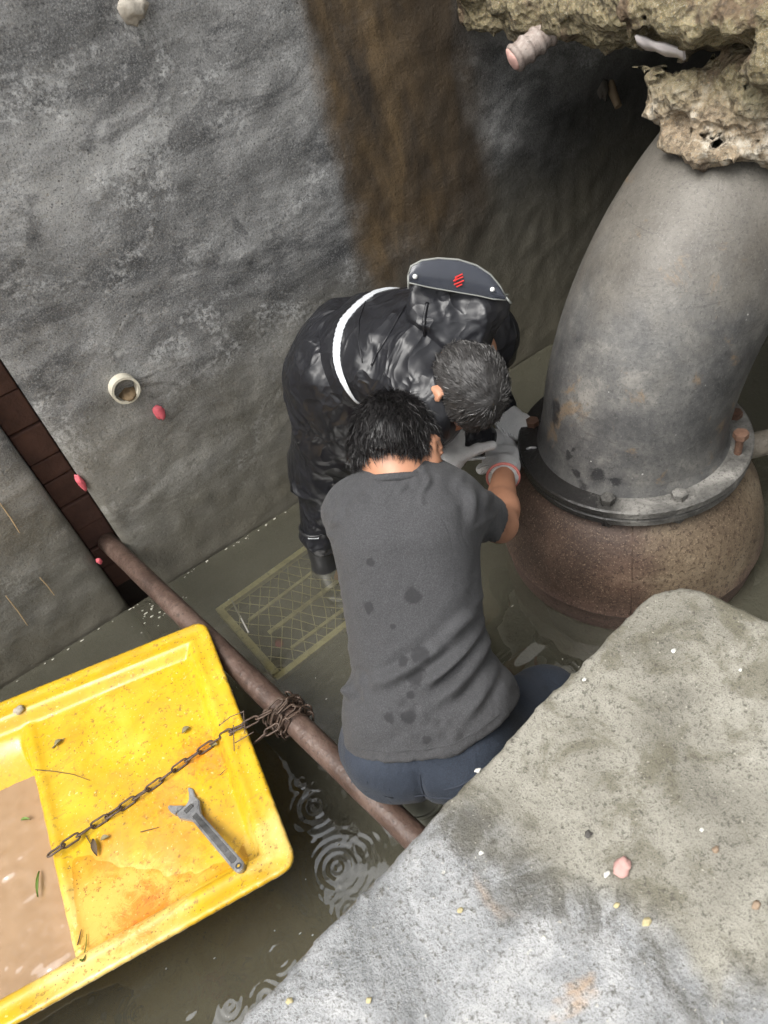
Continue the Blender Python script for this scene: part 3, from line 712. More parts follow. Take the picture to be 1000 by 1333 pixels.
# ------------------------------------------------------------------ chain from the boat to the pole
M_CHAIN = mat_rust('rusty_chain_iron', (.035, .022, .016), (.10, .065, .045), (.20, .15, .12), .55)
LK, WKr = .023, .0076                                    # half length of the straight sides, bend radius
pl = [(LK * .62 + WKr * math.cos(a), WKr * math.sin(a), 0) for a in np.linspace(-math.pi / 2, math.pi / 2, 5)] + [(-LK * .62 + WKr * math.cos(a), WKr * math.sin(a), 0) for a in np.linspace(math.pi / 2, 1.5 * math.pi, 5)]
lm = MB(); lm.tube(pl, .0026, 6, closed=True); link_mesh = mesh_of('chain_link', lm.V, lm.F)
chain = thing('chain', 'rusty steel chain tied round the pole and laid across the yellow deck', 'chain', tuple(on_deck(65, 1112)))
def lay_links(path, pitch=.0355, roll0=0, up=None):
    P = np.array(path); seg = np.linalg.norm(np.diff(P, axis=0), axis=1); L = np.r_[0, np.cumsum(seg)]; k = 0; s = pitch / 2
    while s < L[-1]:
        c = np.array([np.interp(s, L, P[:, i]) for i in range(3)])
        c2 = np.array([np.interp(min(s + .01, L[-1]), L, P[:, i]) for i in range(3)]); c1 = np.array([np.interp(max(s - .01, 0), L, P[:, i]) for i in range(3)])
        t = Vector(nrm(c2 - c1)); upv = Vector(up(c)) if up else Vector((0, 0, 1)); sd = upv.cross(t).normalized(); nn = t.cross(sd)
        R = Matrix((t, sd, nn)).transposed().to_4x4() @ Matrix.Rotation(roll0 + (math.radians(52) if k % 2 else math.radians(-38)) + random.uniform(-.25, .25), 4, 'X')
        o = link('chain_link', link_mesh, chain, M_CHAIN); o.matrix_parent_inverse = Matrix.Translation(-Vector(chain.location)); o.matrix_basis = Matrix.Translation(Vector(c)) @ R
        k += 1; s += pitch
path = [on_z(64, 1113, .242), on_z(88, 1097, .245)] + [on_deck(px, py, .009) for px, py in [(118, 1077), (160, 1050), (200, 1022), (240, 992), (275, 968), (300, 952)]]
wrapc = P0 + (P1 - P0) * np.clip((2.085 - 1.100) / 1.6, 0, 1)
path += [on_z(322, 942, .285), on_z(345, 930, .285)]
pd = nrm(P1 - P0); s1 = nrm(np.cross(pd, A3(0, 0, 1))); s2 = np.cross(s1, pd)
def helix(a0, turns, x0, x1, rad, n=60):
    return [wrapc + pd * (x0 + (x1 - x0) * t) + rad * (math.cos(a0 + turns * 2 * math.pi * t) * s1 + math.sin(a0 + turns * 2 * math.pi * t) * s2) for t in np.linspace(0, 1, n)]
rad_up = lambda c: nrm((c - wrapc) - pd * ((c - wrapc) @ pd))
lay_links(path)
lay_links(helix(2.6, 4.2, -.035, .045, PR + .008), up=rad_up)
lay_links(helix(2.9, 1.7, .030, -.025, PR + .016), up=rad_up)
lay_links([on_z(362, 945, .27), on_z(350, 952, .262), on_z(338, 962, .25), on_z(330, 970, .235)])
wm = MB(); wm.tube([on_z(318, 926, .32), on_z(300, 933, .31), on_z(285, 945, .29)], .0012, 5); wm.tube([on_z(317, 925, .32), on_z(319, 955, .29)], .0012, 5)
wm.tube([on_z(330, 953, .29), on_z(318, 960, .29), on_z(306, 967, .285)], .0014, 5); wm.tube([on_z(304, 944, .30), on_z(305, 978, .285)], .0012, 5)
wm.wobj('tie_wire', M_CHAIN, chain)

# ------------------------------------------------------------------ adjustable wrench on the deck
M_STEEL = mat_rust('worn_grey_steel', (.16, .16, .165), (.36, .36, .365), (.58, .58, .58), .36); M_STEEL.node_tree.nodes['Principled BSDF'].inputs['Metallic'].default_value = .55
M_STDK = mat_rust('dark_grimy_steel', (.03, .03, .03), (.09, .09, .09), (.2, .2, .2), .5)
wa, wb2 = on_deck(246, 1052, .006), on_deck(314, 1131, .006)
wx = nrm(wb2 - wa); wz = nrm(A3(0, 0, 1) - wx * wx[2]); wy = np.cross(wz, wx); WL = np.linalg.norm(wb2 - wa)
WM = Matrix([[wx[i], wy[i], wz[i], wa[i]] for i in range(3)] + [[0, 0, 0, 1]])
wrench = thing('adjustable_wrench', 'grey steel adjustable wrench lying on the yellow boat deck', 'wrench', tuple(wa))
def prism(outline, z0, z1, bev=.0012):
    bm = bmesh.new(); vs = [bm.verts.new((x, y, z0)) for x, y in outline]; fc = bm.faces.new(vs)
    if fc.normal.z > 0: fc.normal_flip()
    r = bmesh.ops.extrude_face_region(bm, geom=[fc]); up = [v for v in r['geom'] if isinstance(v, bmesh.types.BMVert)]
    for v in up: v.co.z = z1
    bmesh.ops.recalc_face_normals(bm, faces=bm.faces[:])
    if bev: bmesh.ops.bevel(bm, geom=[e for e in bm.edges if len(e.link_faces) == 2 and e.calc_face_angle(0) > .7], offset=bev, segments=2, affect='EDGES')
    bm.verts.index_update(); out = ([tuple(v.co) for v in bm.verts], [tuple(v.index for v in f.verts) for f in bm.faces]); bm.free(); return out
def wpart(name, shapes, mat):
    m = MB()
    for V, F in shapes: m.add([tuple(WM @ Vector(v)) for v in V], F)
    return auto_smooth(m.wobj(name, mat, wrench), 35)
hw = .0105
outline = [(-.008, .026), (-.030, .033), (-.042, .031), (-.046, .026), (-.030, .0205), (-.016, .013), (-.009, .003), (-.010, -.026), (.004, -.029), (.020, -.021), (.040, -.0115), (WL - .012, -.0125),
           (WL - .003, -.0115), (WL + .005, -.0075), (WL + .008, 0), (WL + .005, .0075), (WL - .003, .0115), (WL - .012, .0125), (.046, .0115), (.028, .019), (.012, .027)]
wpart('wrench_body', [prism(outline, -.006, .007, .002)], M_STEEL)
wpart('handle_panel', [prism([(.034, -.006), (WL - .022, -.0075), (WL - .019, -.004), (WL - .019, .004), (WL - .022, .0075), (.034, .006)], .0068, .0078, .0004)], M_STDK)
wpart('movable_jaw', [prism([(-.0105, -.026), (-.0105, -.005), (-.018, -.009), (-.034, -.021), (-.046, -.028), (-.044, -.033), (-.028, -.0345), (-.0105, -.031)], -.0055, .0075, .0012)], M_STEEL)
kn = MB(); kn.tube([(.008, y, .0045) for y in np.linspace(-.012, .010, 13)], [.0068 + .0010 * (i % 2) for i in range(13)], 14)
wpart('knurled_screw', [(kn.V, kn.F)], M_STDK)
kn = MB(); kn.lathe([(.0035, .0071), (.0068, .0071), (.0068, .0090), (.0035, .0090)], (WL - .004, 0, 0), 24); wpart('hanging_eye', [(kn.V, kn.F)], M_STDK)
M_BLACK = simple('eye_hole_black', (.02, .015, .01), .8)
kn = MB(); kn.lathe([(.0001, .0071), (.0035, .0071), (.0035, .0078), (.0001, .0078)], (WL - .004, 0, 0), 16); wpart('eye_hole', [(kn.V, kn.F)], simple('eye_floor', (.55, .35, .05), .6))

# ------------------------------------------------------------------ submerged mesh frame
M_FRAME = mat_rust('algae_covered_bar', (.34, .30, .16), (.62, .57, .34), (.80, .76, .52), .8)
FZ = -.0135
c00, c01 = on_z(287, 795, FZ), on_z(364, 882, FZ); c10, c11 = on_z(415, 698, FZ), on_z(455, 818, FZ)
fx = nrm((c10 - c00) + (c11 - c01)); fy = nrm((c01 - c00) - fx * ((c01 - c00) @ fx)); FLn, FWd = .56, np.linalg.norm(c01 - c00)
frame = thing('mesh_frame', 'yellowish rectangular mesh frame lying just under the water', 'mesh frame', tuple(c00))
fp = lambda a, b, z=0: c00 + fx * a + fy * b + A3(0, 0, z)
def bar(a, b, w, h, name, mat=M_FRAME):
    d = nrm(b - a); sd = nrm(np.cross(A3(0, 0, 1), d)); m = MB(); V = []
    for p in (a, b):
        for i, j in ((-1, -1), (1, -1), (1, 1), (-1, 1)): V.append(p + sd * w * i + A3(0, 0, h * j))
    m.add(V, [(3, 2, 1, 0), (4, 5, 6, 7)] + [(k, (k + 1) % 4, 4 + (k + 1) % 4, 4 + k) for k in range(4)]); return m.wobj(name, mat, frame)
bar(fp(-.01, 0), fp(FLn, 0), .011, .009, 'frame_bar'); bar(fp(-.01, FWd), fp(FLn, FWd), .011, .009, 'frame_bar')
bar(fp(0, .012), fp(0, FWd - .012), .012, .012, 'frame_bar'); bar(fp(FLn, .012), fp(FLn, FWd - .012), .012, .009, 'frame_bar')
for k, b in enumerate((.09, .185, .29)): bar(fp(.05 + .02 * k, b, -.022), fp(FLn - .01, b + .01 * (k - 1), -.022), .006 + .002 * (k % 2), .003, 'slat')
m = MB()
for k in range(-14, 20):
    for sg in (1, -1):
        pts = []
        for t in np.linspace(0, 1, 22):
            b = t * FWd; a = .042 * k + sg * .62 * (b - FWd / 2) + .006 * math.sin(9 * t + k)
            if .005 < a < FLn - .005: pts.append(fp(a, b, .002 * sg + .004 * math.sin(5 * t + 2 * k)))
        if len(pts) > 2: m.tube(pts, .0014, 5)
wmsh = m.wobj('wire_mesh', M_FRAME, frame); wmsh['kind'] = 'stuff'
m = MB(); m.tube([on_z(302, 782, -.004), on_z(324, 824, -.002)], .0032, 6)
tag(m.obj('thin_stick', simple('pale_stick', (.5, .48, .44), .6)), 'thin pale stick floating over the submerged mesh frame', 'stick')

# ------------------------------------------------------------------ things on and in the back wall
M_PVC = simple('dirty_white_pvc', (.62, .58, .47), .45, .25, 25, .15)
M_SILT = simple('brown_silt', (.16, .11, .06), .9, .5, 40, .8)
pc = on_y(161, 505, WY - .01)
pv = thing('drain_pipe', 'short white plastic drain pipe end poking out of the grey wall', 'pipe', tuple(pc))
def ylathe(prof, seg=40, jit=0):                    # lathe about the y axis at pc
    m = MB(); m.lathe(prof, (0, 0, 0), seg); m.V = [(pc[0] + v[0], pc[1] + v[2], pc[2] - v[1]) for v in m.V]; m.F = [f[::-1] for f in m.F]; return m
auto_smooth(ylathe([(.034, -.022), (.041, -.022), (.041, .05), (.034, .05)][::-1]).wobj('pipe_rim', M_PVC, pv))
f = Field(pc - .06, pc + A3(.06, .09, .06), .004); f.cone(pc + A3(0, .045, 0), pc + A3(0, .08, 0), .034, .034); f.ell(pc + A3(.004, .02, -.028), (.03, .05, .018), k=.01)
P = f.pts(); f.f = f.f + .004 * vnoise(P, 90, 2); f.f = np.maximum(f.f, np.hypot(P[..., 0] - pc[0], P[..., 2] - pc[2]) - .0338)
V, Q = f.mesh(); wobj('silt', V, Q, M_SILT, pv)
def lump(c, r, seed, stretch=(1, 1, 1), rough=.3):
    bm = bmesh.new(); bmesh.ops.create_icosphere(bm, subdivisions=3, radius=1); V = np.array([v.co[:] for v in bm.verts]); F = [tuple(v.index for v in f.verts) for f in bm.faces]; bm.free()
    d = 1 + rough * fbm(V, 1.4, 3, seed); return V * d[:, None] * r * np.array(stretch), F
def lump_obj(name, c, r, seed, mat, label, cat, group=None, stretch=(1, 1, 1), rough=.3):
    V, F = lump(c, r, seed, stretch, rough); o = obj(name, V, F, mat); o.location = tuple(c); return tag(o, label, cat, group)
M_PINK = simple('pink_paint_clay', (.72, .14, .17), .55, .25, 60, .3)
lump_obj('pink_lump', on_y(208, 537, WY - .004), .020, 3, M_PINK, 'bright pink lump stuck on the wall right of the white drain pipe', 'pink lump', 'pink lumps on the wall', (.8, .5, 1.15))
lump_obj('pink_lump', on_y(105, 627, WY + .005), .022, 5, M_PINK, 'long bright pink smear on the right edge of the brick slot', 'pink lump', 'pink lumps on the wall', (.45, .5, 1.3))
lump_obj('pink_lump', on_y(129, 730, WY + .004), .010, 8, M_PINK, 'tiny pink dab on the left edge of the slot above the water', 'pink lump', 'pink lumps on the wall', (.8, .6, 1.1))
lump_obj('stone', on_y(176, 10, WY - .012), .034, 12, simple('pale_stone', (.42, .38, .32), .85, .3, 40, .7), 'pale rough stone sticking out at the top of the wall', 'stone', None, (1, .7, .9), .45)
M_STRAW = simple('dry_straw', (.50, .36, .20), .6)
for (a, b, lab) in [((8, 776), (36, 814), 'longest dry straw clinging to the lower left wall above the boat'), ((52, 752), (71, 775), 'short dry straw on the left wall nearest the slot foot'),
                    ((0, 655), (26, 694), 'thin pale straw high on the left wall at the picture edge')]:
    p, q = on_y(*a, WY - .006), on_y(*b, WY - .006); m = MB(); m.tube([p, (p + q) / 2 + A3(.002, 0, .002), q], [.0016, .002, .0012], 6); tag(m.obj('straw', M_STRAW), lab, 'straw', 'straws on the left wall')
# peg in a small hole of the wall
M_WOODP = simple('wet_wood', (.17, .12, .07), .7, .4, 30, .5)
p = on_y(793, 108, WY + .01); q = on_y(805, 139, WY - .055) ; m = MB(); m.tube([p, (p + q) / 2, q], [.018, .015, .013], 9); auto_smooth(m.obj('wooden_peg', M_WOODP)); tag(bpy.data.objects['wooden_peg'], 'small brown wooden peg sticking out of the dark upper wall', 'peg')
lump_obj('mortar_lump', on_y(786, 118, WY - .004), .028, 15, simple('dark_mortar_lump', (.06, .05, .04), .8), 'dark mortar lump beside the wooden peg on the wall', 'mortar lump', None, (.7, .5, 1.1), .5)
# ribbed stub that comes out of the broken deck
p, q = on_x(668, 78, 1.42), on_x(716, 40, 1.52); dd = nrm(q - p)
stub = thing('ribbed_pipe_stub', 'pinkish ribbed pipe stub poking out of the broken concrete', 'pipe stub', tuple(p))
n = 46; m = MB(); m.tube([p + dd * np.linalg.norm(q - p) * t for t in np.linspace(0, 1, n)], [.031 + .0045 * max(0, math.sin(t * 3.4 * 2 * math.pi)) for t in np.linspace(0, 1, n)], 20)
auto_smooth(m.wobj('ribbed_body', mat_rust('scaly_pinkish_iron', (.10, .08, .07), (.25, .20, .175), (.48, .43, .39), .75), stub), 60)
V, F = lump(p, .027, 21, rough=.15); R = np.array(Vector(-dd).to_track_quat('Z', 'Y').to_matrix()); V = (V * (1, 1, .3)) @ R.T + p
wobj('broken_end', V, F, simple('pink_break', (.50, .30, .26), .8, .3, 50, .5), stub)
# white plastic scrap in the hollow
f2 = [on_x(px, py, 1.395) for px, py in [(826, 53), (838, 58), (850, 62), (864, 66), (880, 70), (888, 71)]]; V = []
for i, pt in enumerate(f2): V += [pt + A3(0, 0, .008 + .003 * (i % 2)), pt + A3(.02, .01, -.014 - .004 * (i % 2))]
V2 = [np.array(v) + A3(.006, 0, .002) for v in V]; k = len(V)
F = [(2 * i, 2 * i + 1, 2 * i + 3, 2 * i + 2) for i in range(5)] + [(k + 2 * i, k + 2 * i + 2, k + 2 * i + 3, k + 2 * i + 1) for i in range(5)] + [(2 * i, 2 * i + 2, k + 2 * i + 2, k + 2 * i) for i in range(5)] + [(2 * i + 1, k + 2 * i + 1, k + 2 * i + 3, 2 * i + 3) for i in range(5)]
tag(obj('plastic_scrap', V + V2, F, simple('white_scrap', (.72, .66, .64), .5)), 'torn white plastic scrap under the dark hollow in the broken concrete', 'plastic scrap')

# ------------------------------------------------------------------ small debris
M_PB = {'white': simple('white_pebble', (.58, .57, .52), .7), 'yellow': simple('yellow_pebble', (.42, .36, .20), .8), 'dark': simple('dark_pebble', (.06, .055, .05), .7),
        'pink': simple('pink_chip', (.46, .27, .24), .7), 'tan': simple('tan_pebble', (.26, .19, .13), .8)}
for i, (px, py, r0, c, lab) in enumerate([
        (810, 1128, .019, 'pink', 'flat pink chip lying on the concrete slab'), (790, 1138, .010, 'white', 'white shard beside the pink chip on the slab'), (766, 1086, .011, 'dark', 'dark pebble above the pink chip on the slab'),
        (842, 1200, .012, 'yellow', 'yellow pebble below and right of the pink chip'), (803, 1178, .008, 'yellow', 'small yellowish pebble just below the pink chip'), (877, 847, .009, 'white', 'white pebble near the rounded corner of the slab'),
        (761, 884, .007, 'white', 'tiny white pebble near the slab edge by the grey shirt'), (964, 872, .006, 'white', 'tiny white pebble at the right of the slab corner'), (932, 1106, .010, 'tan', 'tan pebble on the right of the slab'),
        (914, 1080, .006, 'white', 'small pale pebble above the tan pebble on the slab'), (627, 1110, .008, 'white', 'pale pebble on the left part of the slab near its edge'), (599, 1185, .008, 'yellow', 'cream pebble on the grey washed part of the slab'),
        (480, 1302, .008, 'yellow', 'cream pebble low on the slab near the picture bottom'), (377, 1303, .010, 'yellow', 'yellow pebble at the lowest slab edge above the water'), (985, 1178, .012, 'tan', 'brown chip at the right picture edge on the slab'),
        (708, 1220, .006, 'white', 'small white pebble in the middle of the washed slab'), (622, 1003, .009, 'white', 'white pebble right on the slab edge below the jeans')]):
    r = r0 * (.62 if c == 'pink' else .45)
    lump_obj('pebble', on_z(px, py, .702 + r * .2), r, 30 + i, M_PB[c], lab, 'pebble', 'pebbles on the slab', (1.1, .8, .5), .35)
M_LEAF = simple('dry_leaf', (.20, .17, .08), .7, .4); M_GREEN = simple('green_leaf', (.12, .20, .03), .6, .3); M_TWIG = simple('dark_twig', (.09, .06, .035), .8, .4)
def twig(pts, r, mat, lab, name='twig', cat='twig', onw=False):
    m = MB(); m.tube(pts, [r * (1 - .5 * i / (len(pts) - 1)) for i in range(len(pts))], 6); return tag(m.obj(name, mat), lab, cat, 'plant scraps in the boat')
def leaf(c, d, L, w, mat, lab):
    d = nrm(d); sd = nrm(np.cross(A3(0, 0, 1), d)); V = []; n = 7
    for z in (0, -.0012):
        for i in range(n):
            t = i / (n - 1); ww = w * math.sin(math.pi * min(.98, max(.04, t))) ** .8
            for s_ in (-1, 0, 1): V.append(c + d * L * t + sd * ww * s_ + A3(0, 0, .004 * abs(s_) + .006 * math.sin(3 * t) + z))
    F = []
    for i in range(n - 1):
        for j in (0, 1):
            a = 3 * i + j; F.append((a, a + 3, a + 4, a + 1)); b = a + 3 * n; F.append((b, b + 1, b + 4, b + 3))
    return tag(obj('leaf', V, F, mat), lab, 'leaf', 'plant scraps in the boat')
dkp = lambda *l: [on_deck(x, y, .004) for x, y in l]
a, b = on_deck(122, 1092, .004), on_deck(128, 1118, .004); leaf(a, b - a, .045, .007, M_TWIG, 'withered brown leaf just below the chain on the yellow deck')
twig(dkp((112, 1088), (118, 1098), (124, 1108)), .0013, M_TWIG, 'stalk of the withered leaf below the chain')
twig(dkp((46, 1002), (70, 1004), (95, 1008), (117, 1016)), .0012, M_TWIG, 'long thin curved twig on the upper left of the deck')
twig(dkp((68, 974), (76, 966), (84, 961)), .0022, M_LEAF, 'short curled twig near the upper left deck edge')
a, b = on_deck(72, 972, .004), on_deck(84, 960, .004); leaf(a, b - a, .022, .006, M_LEAF, 'pale curled leaf near the upper left deck edge')
twig(dkp((183, 1083), (207, 1077)), .0013, M_TWIG, 'short straight twig left of the wrench jaw')
twig(dkp((286, 1009), (296, 1000)), .0013, M_TWIG, 'short twig near the right rim above the wrench')
twig(dkp((101, 1230), (106, 1210)), .0018, M_TWIG, 'dark twig standing at the lower deck edge by the muddy water')
twig(dkp((108, 1250), (112, 1232), (113, 1216)), .0015, M_GREEN, 'green stalk at the lower deck edge')
a, b = on_deck(108, 1252, .004), on_deck(118, 1236, .004); leaf(a, b - a, .03, .006, M_GREEN, 'small green leaf at the lower deck edge')
a, b = on_z(50, 1168, .169), on_z(52, 1132, .169); leaf(a, b - a, .06, .0035, M_GREEN, 'slender green leaf floating on the muddy water in the boat')
a, b = on_z(28, 1068, .169), on_z(48, 1066, .169); leaf(a, b - a, .025, .004, M_GREEN, 'green leaf scrap at the muddy water edge')
a, b = on_deck(238, 955, .004), on_deck(246, 948, .004); leaf(a, b - a, .022, .007, M_LEAF, 'grey leaf scrap above the chain on the deck')
a, b = on_deck(275, 972, .004), on_deck(287, 969, .004); leaf(a, b - a, .026, .006, M_LEAF, 'dark leaf scrap right of the chain near the rim')
a, b = on_deck(132, 1094, .004), on_deck(142, 1090, .004); leaf(a, b - a, .02, .006, M_LEAF, 'tiny leaf scrap right of the withered leaf')
lump_obj('stone_chip', on_deck(24, 924, .006), .014, 71, simple('grey_chip', (.4, .36, .28), .8), 'grey stone chip on the far rim of the boat at the left', 'stone chip', None, (1, .7, .6))

# ------------------------------------------------------------------ people
def frame3(x, z):
    z = nrm(z); x = np.array(x, float); x = nrm(x - z * (x @ z)); y = np.cross(z, x); return np.array([x, y, z])       # rows: right, face, crown
IR, IU, IF = ROT[:, 0], -ROT[:, 1], ROT[:, 2]            # picture right, up and depth as world directions
def mat_cloth(name, lo, hi, rough=.85, weave=900, bump=.25, spots=(), spot_col=(.02, .02, .022), nscale=9):
    g = G(name); n = g.noise(nscale, 5, .6); w = g.noise(weave, 2, .6); c = g.mix(n, lo, hi); hz = g.noise(400, 2, .8)
    c = g.mix(g.math('MULTIPLY', g.step(hz, .50, .66), .30), c, tuple(q * 2.0 for q in hi)); c = g.mix(g.math('MULTIPLY', g.step(hz, .48, .34), .40), c, tuple(q * .45 for q in lo))
    c = g.mix(g.math('MULTIPLY', g.step(w, .45, .65), .35), c, tuple(q * .55 for q in lo))
    wet = None
    for p, r in spots:
        d = g.math('ADD', g.dist(tuple(p)), g.math('MULTIPLY', g.math('SUBTRACT', g.noise(60, 4, .7), .5), r * 1.7)); k = g.step(d, r, r * .6)
        wet = k if wet is None else g.math('MAXIMUM', wet, k)
    if wet is not None: c = g.mix(g.math('MULTIPLY', wet, .75), c, spot_col)
    wr_ = g.math('ABSOLUTE', g.math('SUBTRACT', g.noise(16, 3, .55, .6, g.map((1, 1, .45), (.4, .5, .2))), .5))
    return g.bsdf(c, rough, g.bump(g.math('ADD', w, g.noise(60, 3)), bump, .002, g.bump(wr_, .28, .02)), Sheen_Weight=.05)
def mat_skin(name, base):
    g = G(name); n = g.noise(18, 5, .6); f = g.noise(220, 3, .6)
    c = g.mix(n, tuple(q * .8 for q in base), tuple(min(1, q * 1.15) for q in base))
    return g.bsdf(c, .48, g.bump(f, .2, .0015))
def mat_rain():
    g = G('black_wet_rain_fabric'); n = g.noise(7, 4, .6)
    c = g.mix(n, (.008, .008, .0095), (.018, .0185, .022))
    wv_ = g.N('ShaderNodeVectorMath', {'operation': 'MULTIPLY_ADD'}, _0=g.N('ShaderNodeTexNoise', Vector=g.co, Scale=5.0, Detail=2.0).outputs[1], _1=(.14, .14, .14), _2=g.co).outputs[0]
    def rdg(n_): return g.math('POWER', g.math('SUBTRACT', 1.0, g.math('MULTIPLY', g.math('ABSOLUTE', g.math('SUBTRACT', n_, .5)), 2.0)), 2.5)
    cr = rdg(g.noise(4.2, 2, .4, .0, g.map((2.2, 2.2, .8), (.5, .35, .5), vec=wv_))); v = rdg(g.noise(9, 2, .45, .0, g.map((.8, 1.9, 1.5), (.2, .9, .1), vec=wv_))); big = g.voro(7, g.map((1.5, .9, 1), (.3, .5, .6), vec=wv_), 'SMOOTH_F1')
    drops = g.step(g.voro(230), .22, .10)
    h = g.math('ADD', g.math('MULTIPLY', cr, .75), g.math('ADD', g.math('MULTIPLY', v, .38), g.math('MULTIPLY', big, .8)))
    nb = g.bump(h, .48, .03); nb = g.bump(g.math('MULTIPLY', drops, g.step(g.noise(14, 3), .5, .6)), .35, .002, nb)
    return g.bsdf(c, g.ramp(g.noise(20, 3), [(.3, .28), (.7, .44)]), nb, Specular_IOR_Level=.42)
M_SKIN = mat_skin('tanned_skin', (.43, .21, .125)); M_HAIR_A = simple('black_hair', (.012, .011, .011), .42, .4, 60, .2); M_HAIR_B = simple('greying_cropped_hair', (.030, .028, .027), .5, .95, 420, .2)
M_RAIN = mat_rain()
M_STRIPE = simple('reflective_white', (.52, .54, .56), .4, .12, 40, .1)
M_RUBBERB = simple('black_rubber', (.018, .018, .019), .35, .3, 20, .1)
M_RUBBERA = simple('olive_rubber', (.14, .14, .11), .45, .3, 20, .15)
g = G('white_knit_cotton'); wv = g.N('ShaderNodeTexWave', {'bands_direction': 'X'}, Vector=g.co, Scale=95.0, Distortion=2.0, Detail=1.0).outputs['Fac']
kn_ = g.noise(260, 3, .7); cc = g.mix(g.noise(24, 4), (.70, .69, .67), (.92, .91, .89)); cc = g.mix(g.math('MULTIPLY', g.step(kn_, .57, .70), .35), cc, (.3, .3, .32))
M_GLOVE = g.bsdf(cc, .9, g.bump(g.math('ADD', wv, kn_), .9, .004))
M_TRIM = simple('pink_cuff_trim', (.58, .19, .16), .8); M_EYE = simple('eye_white', (.7, .68, .64), .3); M_IRIS = simple('dark_iris', (.02, .012, .01), .2)

def head_into(f, c, R, nape):
    W = lambda x, y, z: c + x * R[0] + y * R[1] + z * R[2]
    f.ell(W(0, -.012, .022), (.0765, .096, .088), R, .02); f.ell(W(0, .028, -.045), (.058, .062, .078), R, .04)
    f.ell(W(0, .052, -.088), (.034, .030, .026), R, .03)                                   # chin
    f.cone(W(0, .088, .004), W(0, .106, -.030), .010, .014, .014)                            # nose
    f.ell(W(0, .082, -.062), (.024, .012, .010), R, .010)                                  # lips
    for s in (-1, 1):
        f.ell(W(s * .030, .084, .020), (.024, .010, .008), R, .012); f.ell(W(s * .034, .068, -.025), (.022, .02, .02), R, .02)
        Re = np.array([nrm(R[0] * s + R[1] * -.45), nrm(R[1] + R[0] * s * .45), R[2]])
        f.ell(W(s * .087, -.006, -.014), (.0085, .021, .034), Re, .008); f.ell(W(s * .095, .000, -.014), (.006, .011, .020), Re, .004, sub=True)
    f.cone(W(0, -.030, -.035), nape, .056, .060, .03)
def add_eyes(p, c, R):
    for s in (-1, 1):
        e = c + s * .031 * R[0] + .080 * R[1] + .004 * R[2]; V, F = lump(e, 1, 1, rough=0); wobj('eye', V * .0125 + e, F, M_EYE, p); o = e + R[1] * .0085; wobj('iris', V * (.0055) + o, F, M_IRIS, p)
def hair_for(p, c, R, n, length, width, mat, mask, thick, whorl, lift, stray=.35, seed=1, extra=None, tones=(), probs=(1,)):
    f = Field(c - .15, c + .15, .005); W = lambda x, y, z: c + x * R[0] + y * R[1] + z * R[2]
    f.ell(W(0, -.012, .022), (.0765 + .003, .096 + thick, .088 + thick), R); f.ell(W(0, -.03, -.03), (.066 + thick * .5, .06 + thick * .6, .07), R, .03)
    P = f.pts(); q = (P - c) @ R.T; f.f = f.f + .0035 * vnoise(P, 55, seed); f.f = np.maximum(f.f, mask(q))
    V, Q = f.mesh(); N = normals_of(V, Q); h = wobj('hair', V, Q, mat, p)
    a = np.linalg.norm(np.cross(V[Q[:, 2]] - V[Q[:, 0]], V[Q[:, 3]] - V[Q[:, 1]]), axis=1)
    ctr = V[Q].mean(1); nn = N[Q].mean(1); ql = (ctr - c) @ R.T; out = (np.linalg.norm(ql / (.08, .1, .09), axis=1) > .8); a = a * out
    rg = np.random.default_rng(seed); ix = rg.choice(len(Q), n, p=a / a.sum())
    base = ctr[ix] + rg.normal(0, .0025, (n, 3)); no = nn[ix] / (np.linalg.norm(nn[ix], axis=1)[:, None] + 1e-9)
    wl = W(*whorl); fl = base - wl; fl = fl - no * (fl * no).sum(1)[:, None]; fl /= np.linalg.norm(fl, axis=1)[:, None] + 1e-9
    if extra is not None: fl = fl + extra
    clump = np.stack([vnoise(base, 45, seed + k) for k in range(3)], -1)
    d = no * lift + fl * (1 - lift) + .30 * clump + stray * rg.normal(0, .5, (n, 3)); d /= np.linalg.norm(d, axis=1)[:, None]
    L = length * rg.uniform(.6, 1.2, n); sd = np.cross(d, rg.normal(0, 1, (n, 3))); sd /= np.linalg.norm(sd, axis=1)[:, None]
    P0_ = base - no * .003; P1_ = P0_ + d * (L * .55)[:, None]; d2 = d + fl * .5 - no * .35; d2 /= np.linalg.norm(d2, axis=1)[:, None]; P2_ = P1_ + d2 * (L * .45)[:, None]
    w = width; VV = np.stack([P0_ - sd * w, P0_ + sd * w, P1_ - sd * w * .8, P1_ + sd * w * .8, P2_], 1).reshape(-1, 3)
    i = np.arange(n)[:, None] * 5; F = np.hstack([i, i + 1, i + 3, i + 2]).tolist() + np.hstack([i + 2, i + 3, i + 4]).tolist()
    st = wobj('hair_strands', VV, F, mat, p)
    for m_ in tones: st.data.materials.append(m_)
    ti = rg.choice(len(tones) + 1, n, p=probs); st.data.polygons.foreach_set('material_index', np.r_[ti, ti].astype(np.int32)); st['kind'] = 'stuff'; st.parent = h; st.matrix_parent_inverse = Matrix.Translation(-Vector(p.location)); st.matrix_parent_inverse = Matrix.Identity(4)
    return h
